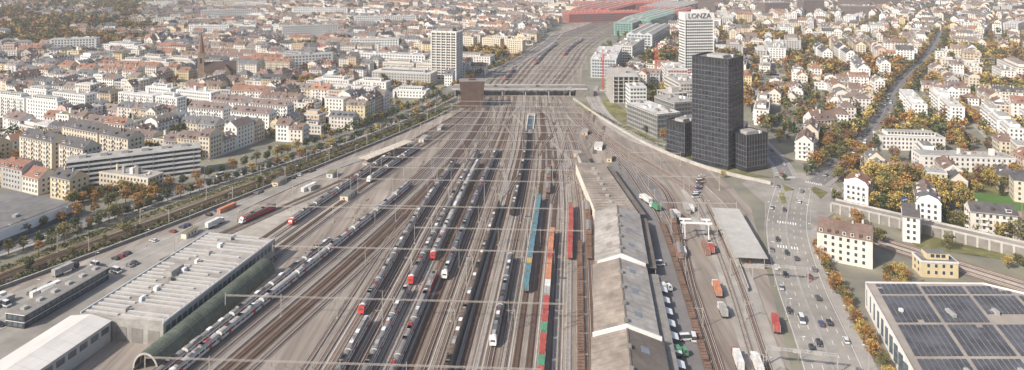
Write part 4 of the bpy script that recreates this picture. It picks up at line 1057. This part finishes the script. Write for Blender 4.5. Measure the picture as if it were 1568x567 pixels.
# ---------------------------------------------------------------- vehicles
def carmesh(col,van=False):
    a=Acc(); cp=mat('car_paint_'+col[0],col[1],.3,.1,var=.05,spec=.5)
    W=.88; zt=1.45 if not van else 2.1
    body=[(-2.15,.35),(-2.2,.75),(-2.0,.95),(2.0 if van else 1.0,.95),(2.1,.85),(2.2,.6),(2.15,.35)]
    cab=[(-1.95,.95),(-1.6,zt),(.35,zt),(1.15,.95)] if not van else [(-2.1,.95),(-2.05,zt),(1.1,zt),(1.8,.95)]
    def ext(P,w0,w1,ms):
        n=len(P)
        zz=lambda z:w0 if z<1 else w1
        for i in range(n):
            p=P[i];q=P[(i+1)%n]; a.poly([(-zz(p[1]),p[0],p[1]),(zz(p[1]),p[0],p[1]),(zz(q[1]),q[0],q[1]),(-zz(q[1]),q[0],q[1])],ms[i%len(ms)])
        for s in(-1,1): a.poly([(s*zz(z),y,z) for y,z in P],ms[-1])
    ext(body,W,W,[cp]); ext(cab,W-.04,W-.2,[glass,cp,glass,glass])
    for sx in(-.8,.8):
        for sy in(-1.35,1.35): a.wheel(sx,sy,.33,.33,.22,rubber)
    for sx in(-.6,.6): a.box(sx-.18,sx+.18,2.16,2.22,.6,.75,white_m); a.box(sx-.16,sx+.16,-2.24,-2.19,.7,.85,red_m)
    return a.mesh('car')
cars=[carmesh(c_) for c_ in [('white',(.7,.7,.7)),('black',(.03,.03,.03)),('grey',(.2,.2,.21)),('silver',(.45,.45,.46)),('black2',(.04,.04,.045)),('white2',(.65,.65,.64)),('red',(.3,.05,.04)),('blue',(.06,.08,.16)),('dark',(.07,.07,.08))]]
vans=[carmesh(('vanwhite',(.74,.74,.73)),True)]
def car(x,y,h,z=.31): 
    v=R.random()<.12; put(R.choice(vans if v else cars),'delivery_van' if v else 'car',x,y,h-math.pi/2,z,1.2 if v else 1.0)
for P,offl,st,z,pr in((main,(-8.7,-5.2,-1.9,2,5.3,8.6),20,.32,.4),(lf,(-5,-1.8,1.8,5),40,.37,.4),(up,(-4,0,4),34,.33,.4),(r2,(-2.4,2.4),34,.34,.5),(r4,(-2.6,2.6),36,.36,.5)):
    for o in offl:
        for x,y,h in walk(offs(P,o),st,R.uniform(0,st)):
            if R.random()<pr and 215<y<900: car(x,y,h+(0 if o>0 else math.pi),z)
for x,y,h in walk(offs(lf,6.2),5.6):
    if 380<y<640 and R.random()<.5: car(x,y,h,.38)
for k in range(11): 
    if k%3!=2: car(-50+k*11,710+ (k%2)*8,0,7.85)
for k in range(60):
    x=R.choice([-222,-214,-206])+R.uniform(-.4,.4); y=270+ (k//3)*3+R.uniform(-.3,.3)
    if R.random()<.45: car(x+ (y-270)*.45,y,-.45,.3)
for x,y,h in walk(offs(lf2,-7),3.1):
    if 300<y<520 and R.random()<.3: car(x,y,h+math.pi/2,.3)
for k in range(26): car(R.uniform(60,66)+k*.25,R.uniform(262,372),R.choice([1.45,-1.6,.1]),.3) if R.random()<.35 else 0
for k in range(14): car(112+k*1.1,415+k*3,.3,.3) if R.random()<.7 else 0
def truck(x,y,h,cab,boxc,L=12,name='lorry'):
    a=Acc(); 
    P=[(.6,L/2-2.2),(.6,L/2),(1.6,L/2+.05),(2.9,L/2-.45),(2.95,L/2-2.2)]
    for i in range(5):
        p=P[i];q=P[(i+1)%5]; a.poly([(-1.2,p[1],p[0]),(1.2,p[1],p[0]),(1.2,q[1],q[0]),(-1.2,q[1],q[0])],glass if i==2 else cab)
    for s in(-1,1):
        a.poly([(s*1.2,p[1],p[0]) for p in P],cab); a.poly([(s*1.22,L/2-.6,1.8),(s*1.22,L/2-1.7,1.8),(s*1.22,L/2-1.7,2.6),(s*1.22,L/2-.9,2.6)],glass)
    a.box(-.5,.5,-L/2+.3,L/2-2,.7,1,dark_m); container(a,0,-1.35,1.1,L-3.1,boxc,2.5,2.7)
    for yy in(-L/2+1.3,-L/2+2.6,-L/2+3.9,L/2-3,L/2-.9):
        for sx in(-1,1): a.wheel(sx,yy,.5,.5,.3,rubber)
    a.build(name,x,y,h-math.pi/2,.3)
W_=cc['white']
for t_ in [(80,408,1.9,white_m,W_),(83,396,1.9,white_m,cc['green'],9),(92,385,1.8,white_m,W_,9),(99,340,1.45,cc['red'],cc['red'],8),(90,300,1.45,white_m,cc['orange']),(87,282,1.5,white_m,cc['grey'],9),(82,248,1.45,cc['red'],W_),(88,245,1.45,white_m,W_),
           (105,272,1.3,cc['red'],cc['red']),(61,252,0.2,cc['green'],cc['green'],8),(-162,372,1.2,white_m,W_),(-208,318,1.2,dark_m,cc['grey']),(122,345,1.4,white_m,cc['red'],9),(66,300,.3,white_m,W_,9)]: truck(*t_)
def stack(x,y,ang,cols,rows=1):
    a=Acc()
    for i,cn in enumerate(cols):
        container(a,(i%3)*2.8,0,(i//3)*2.65 if rows>1 else 0,6.06 if i%2 else 12.2,cc[cn])
    a.build('shipping_container',x,y,ang,.3)
for q in [(97,342,-.1,['brown','white']),(101,395,-.1,['grey','white']),(-205,300,-.4,['white','grey']),(-165,395,-.4,['orange']),(-128,430,-.4,['white','grey']),(-222,290,-.4,['white','grey','grey'],2),(82,338,-.1,['brown','white'])]: stack(*q)
a=Acc()
for sx in(-6,6):
    for sy in(-4,4): a.beam((sx,sy,.3),(sx,sy*.7,8),.5,white_m); a.box(sx-.6,sx+.6,sy-.8,sy+.8,.0,.7,dark_m)
    a.beam((sx,-5,8),(sx,5,8),.6,white_m)
for sy in(-2.5,2.5): a.beam((-8,sy,8.6),(8,sy,8.6),.8,white_m)
a.box(-2,1.5,-2,2,9,10.2,cc['grey'],bot=True); a.build('gantry_crane',96,357,-.1,.25)
sl=Acc(); sl.cyl(0,0,0,8.5,.11,.07,steel,6); sl.beam((0,0,8.5),(1.8,0,8.9),.1,steel); sl.box(1.4,2.3,-.16,.16,8.82,8.97,white_m,bot=True); sl.box(-.2,.2,-.2,.2,0,.3,concrete); slm=sl.mesh('street_lamp')
for P,o in((main,12.2),(main,-11.2),(lf,-8),(up,-8),(r4,-7),(lf2,-5.6)):
    for x,y,h in walk(offs(P,o),28,9):
        if 225<y<700: put(slm,'street_lamp',x,y,h+(math.pi/2 if o>0 else -math.pi/2),.3)
yl=Acc(); yl.cyl(0,0,0,16,.2,.12,steel,8); yl.box(-1.5,1.5,-.15,.15,15.6,15.8,steel,bot=True)
for k in range(4): yl.box(-1.4+k*.8,-1+k*.8,-.35,.2,15.8,16.2,dark_m,bot=True)
ylm=yl.mesh('yard_floodlight')
for i,Y in [(4,270),(10,300),(15,345),(19,280),(9,395),(17,440),(4,420),(12,500),(19,395)]:
    put(ylm,'yard_floodlight',-75+4.75*i+2.37+SL*(Y-244),Y)
def gantry(x,y,ang,L):
    a=Acc()
    for xx in(0,L): a.beam((xx,0,0),(xx,0,6.8),.35,steel)
    for zz in(6,6.8): a.beam((0,0,zz),(L,0,zz),.25,steel)
    for k in range(int(L/1.5)): a.beam((k*1.5,0,6),(k*1.5+1.5,0,6.8),.12,steel)
    for k in range(3): a.box(2+k*7,5+k*7,-.3,-.2,5.6,7.2,steel,bot=True)
    a.build('road_sign_gantry',x,y,ang,.3)
gantry(110,312,-.15,24); gantry(92,247,-.2,24)
a=Acc(); a.beam((0,0,0),(0,0,11),.35,steel); a.box(-2.5,2.5,-.2,.2,8,11,mat('sign_panel_blue',(.02,.14,.5),.4),bot=True); a.box(-2,2,-.23,-.205,9,10,paint,bot=True); a.build('advertising_sign',222,386,.4)
for k,(x,y) in enumerate([(-70,540),(-60,575),(66,520),(60,560),(48,500),(-120,455),(-100,415),(-150,440),(-48,690),(-170,360),(70,490)]):
    a=Acc(); w_=R.uniform(3,6); d_=R.uniform(5,12); a.box(-w_/2,w_/2,-d_/2,d_/2,0,3,R.choice(walls)); a.box(-w_/2-.3,w_/2+.3,-d_/2-.3,d_/2+.3,3,3.25,R.choice(flats),bot=True); facade(a,w_/2,-d_/2,w_/2,d_/2,0,3,1,2.5,1,1,1); facade(a,-w_/2,-d_/2,w_/2,-d_/2,0,3,1,2.5,1,1,1); a.build('relay_hut',x,y,-.2)
a=Acc(); 
for s in(-1,1): a.box(s*3-.3,s*3+.3,0,46,0,1.5,walls[1])
a.box(-2.69,2.69,0,46,.2,.5,mat('trench_floor',(.06,.1,.12),.4)); a.box(-3.3,3.3,46,50,0,2,concrete); a.build('cycle_underpass_ramp',15,575,-.06)
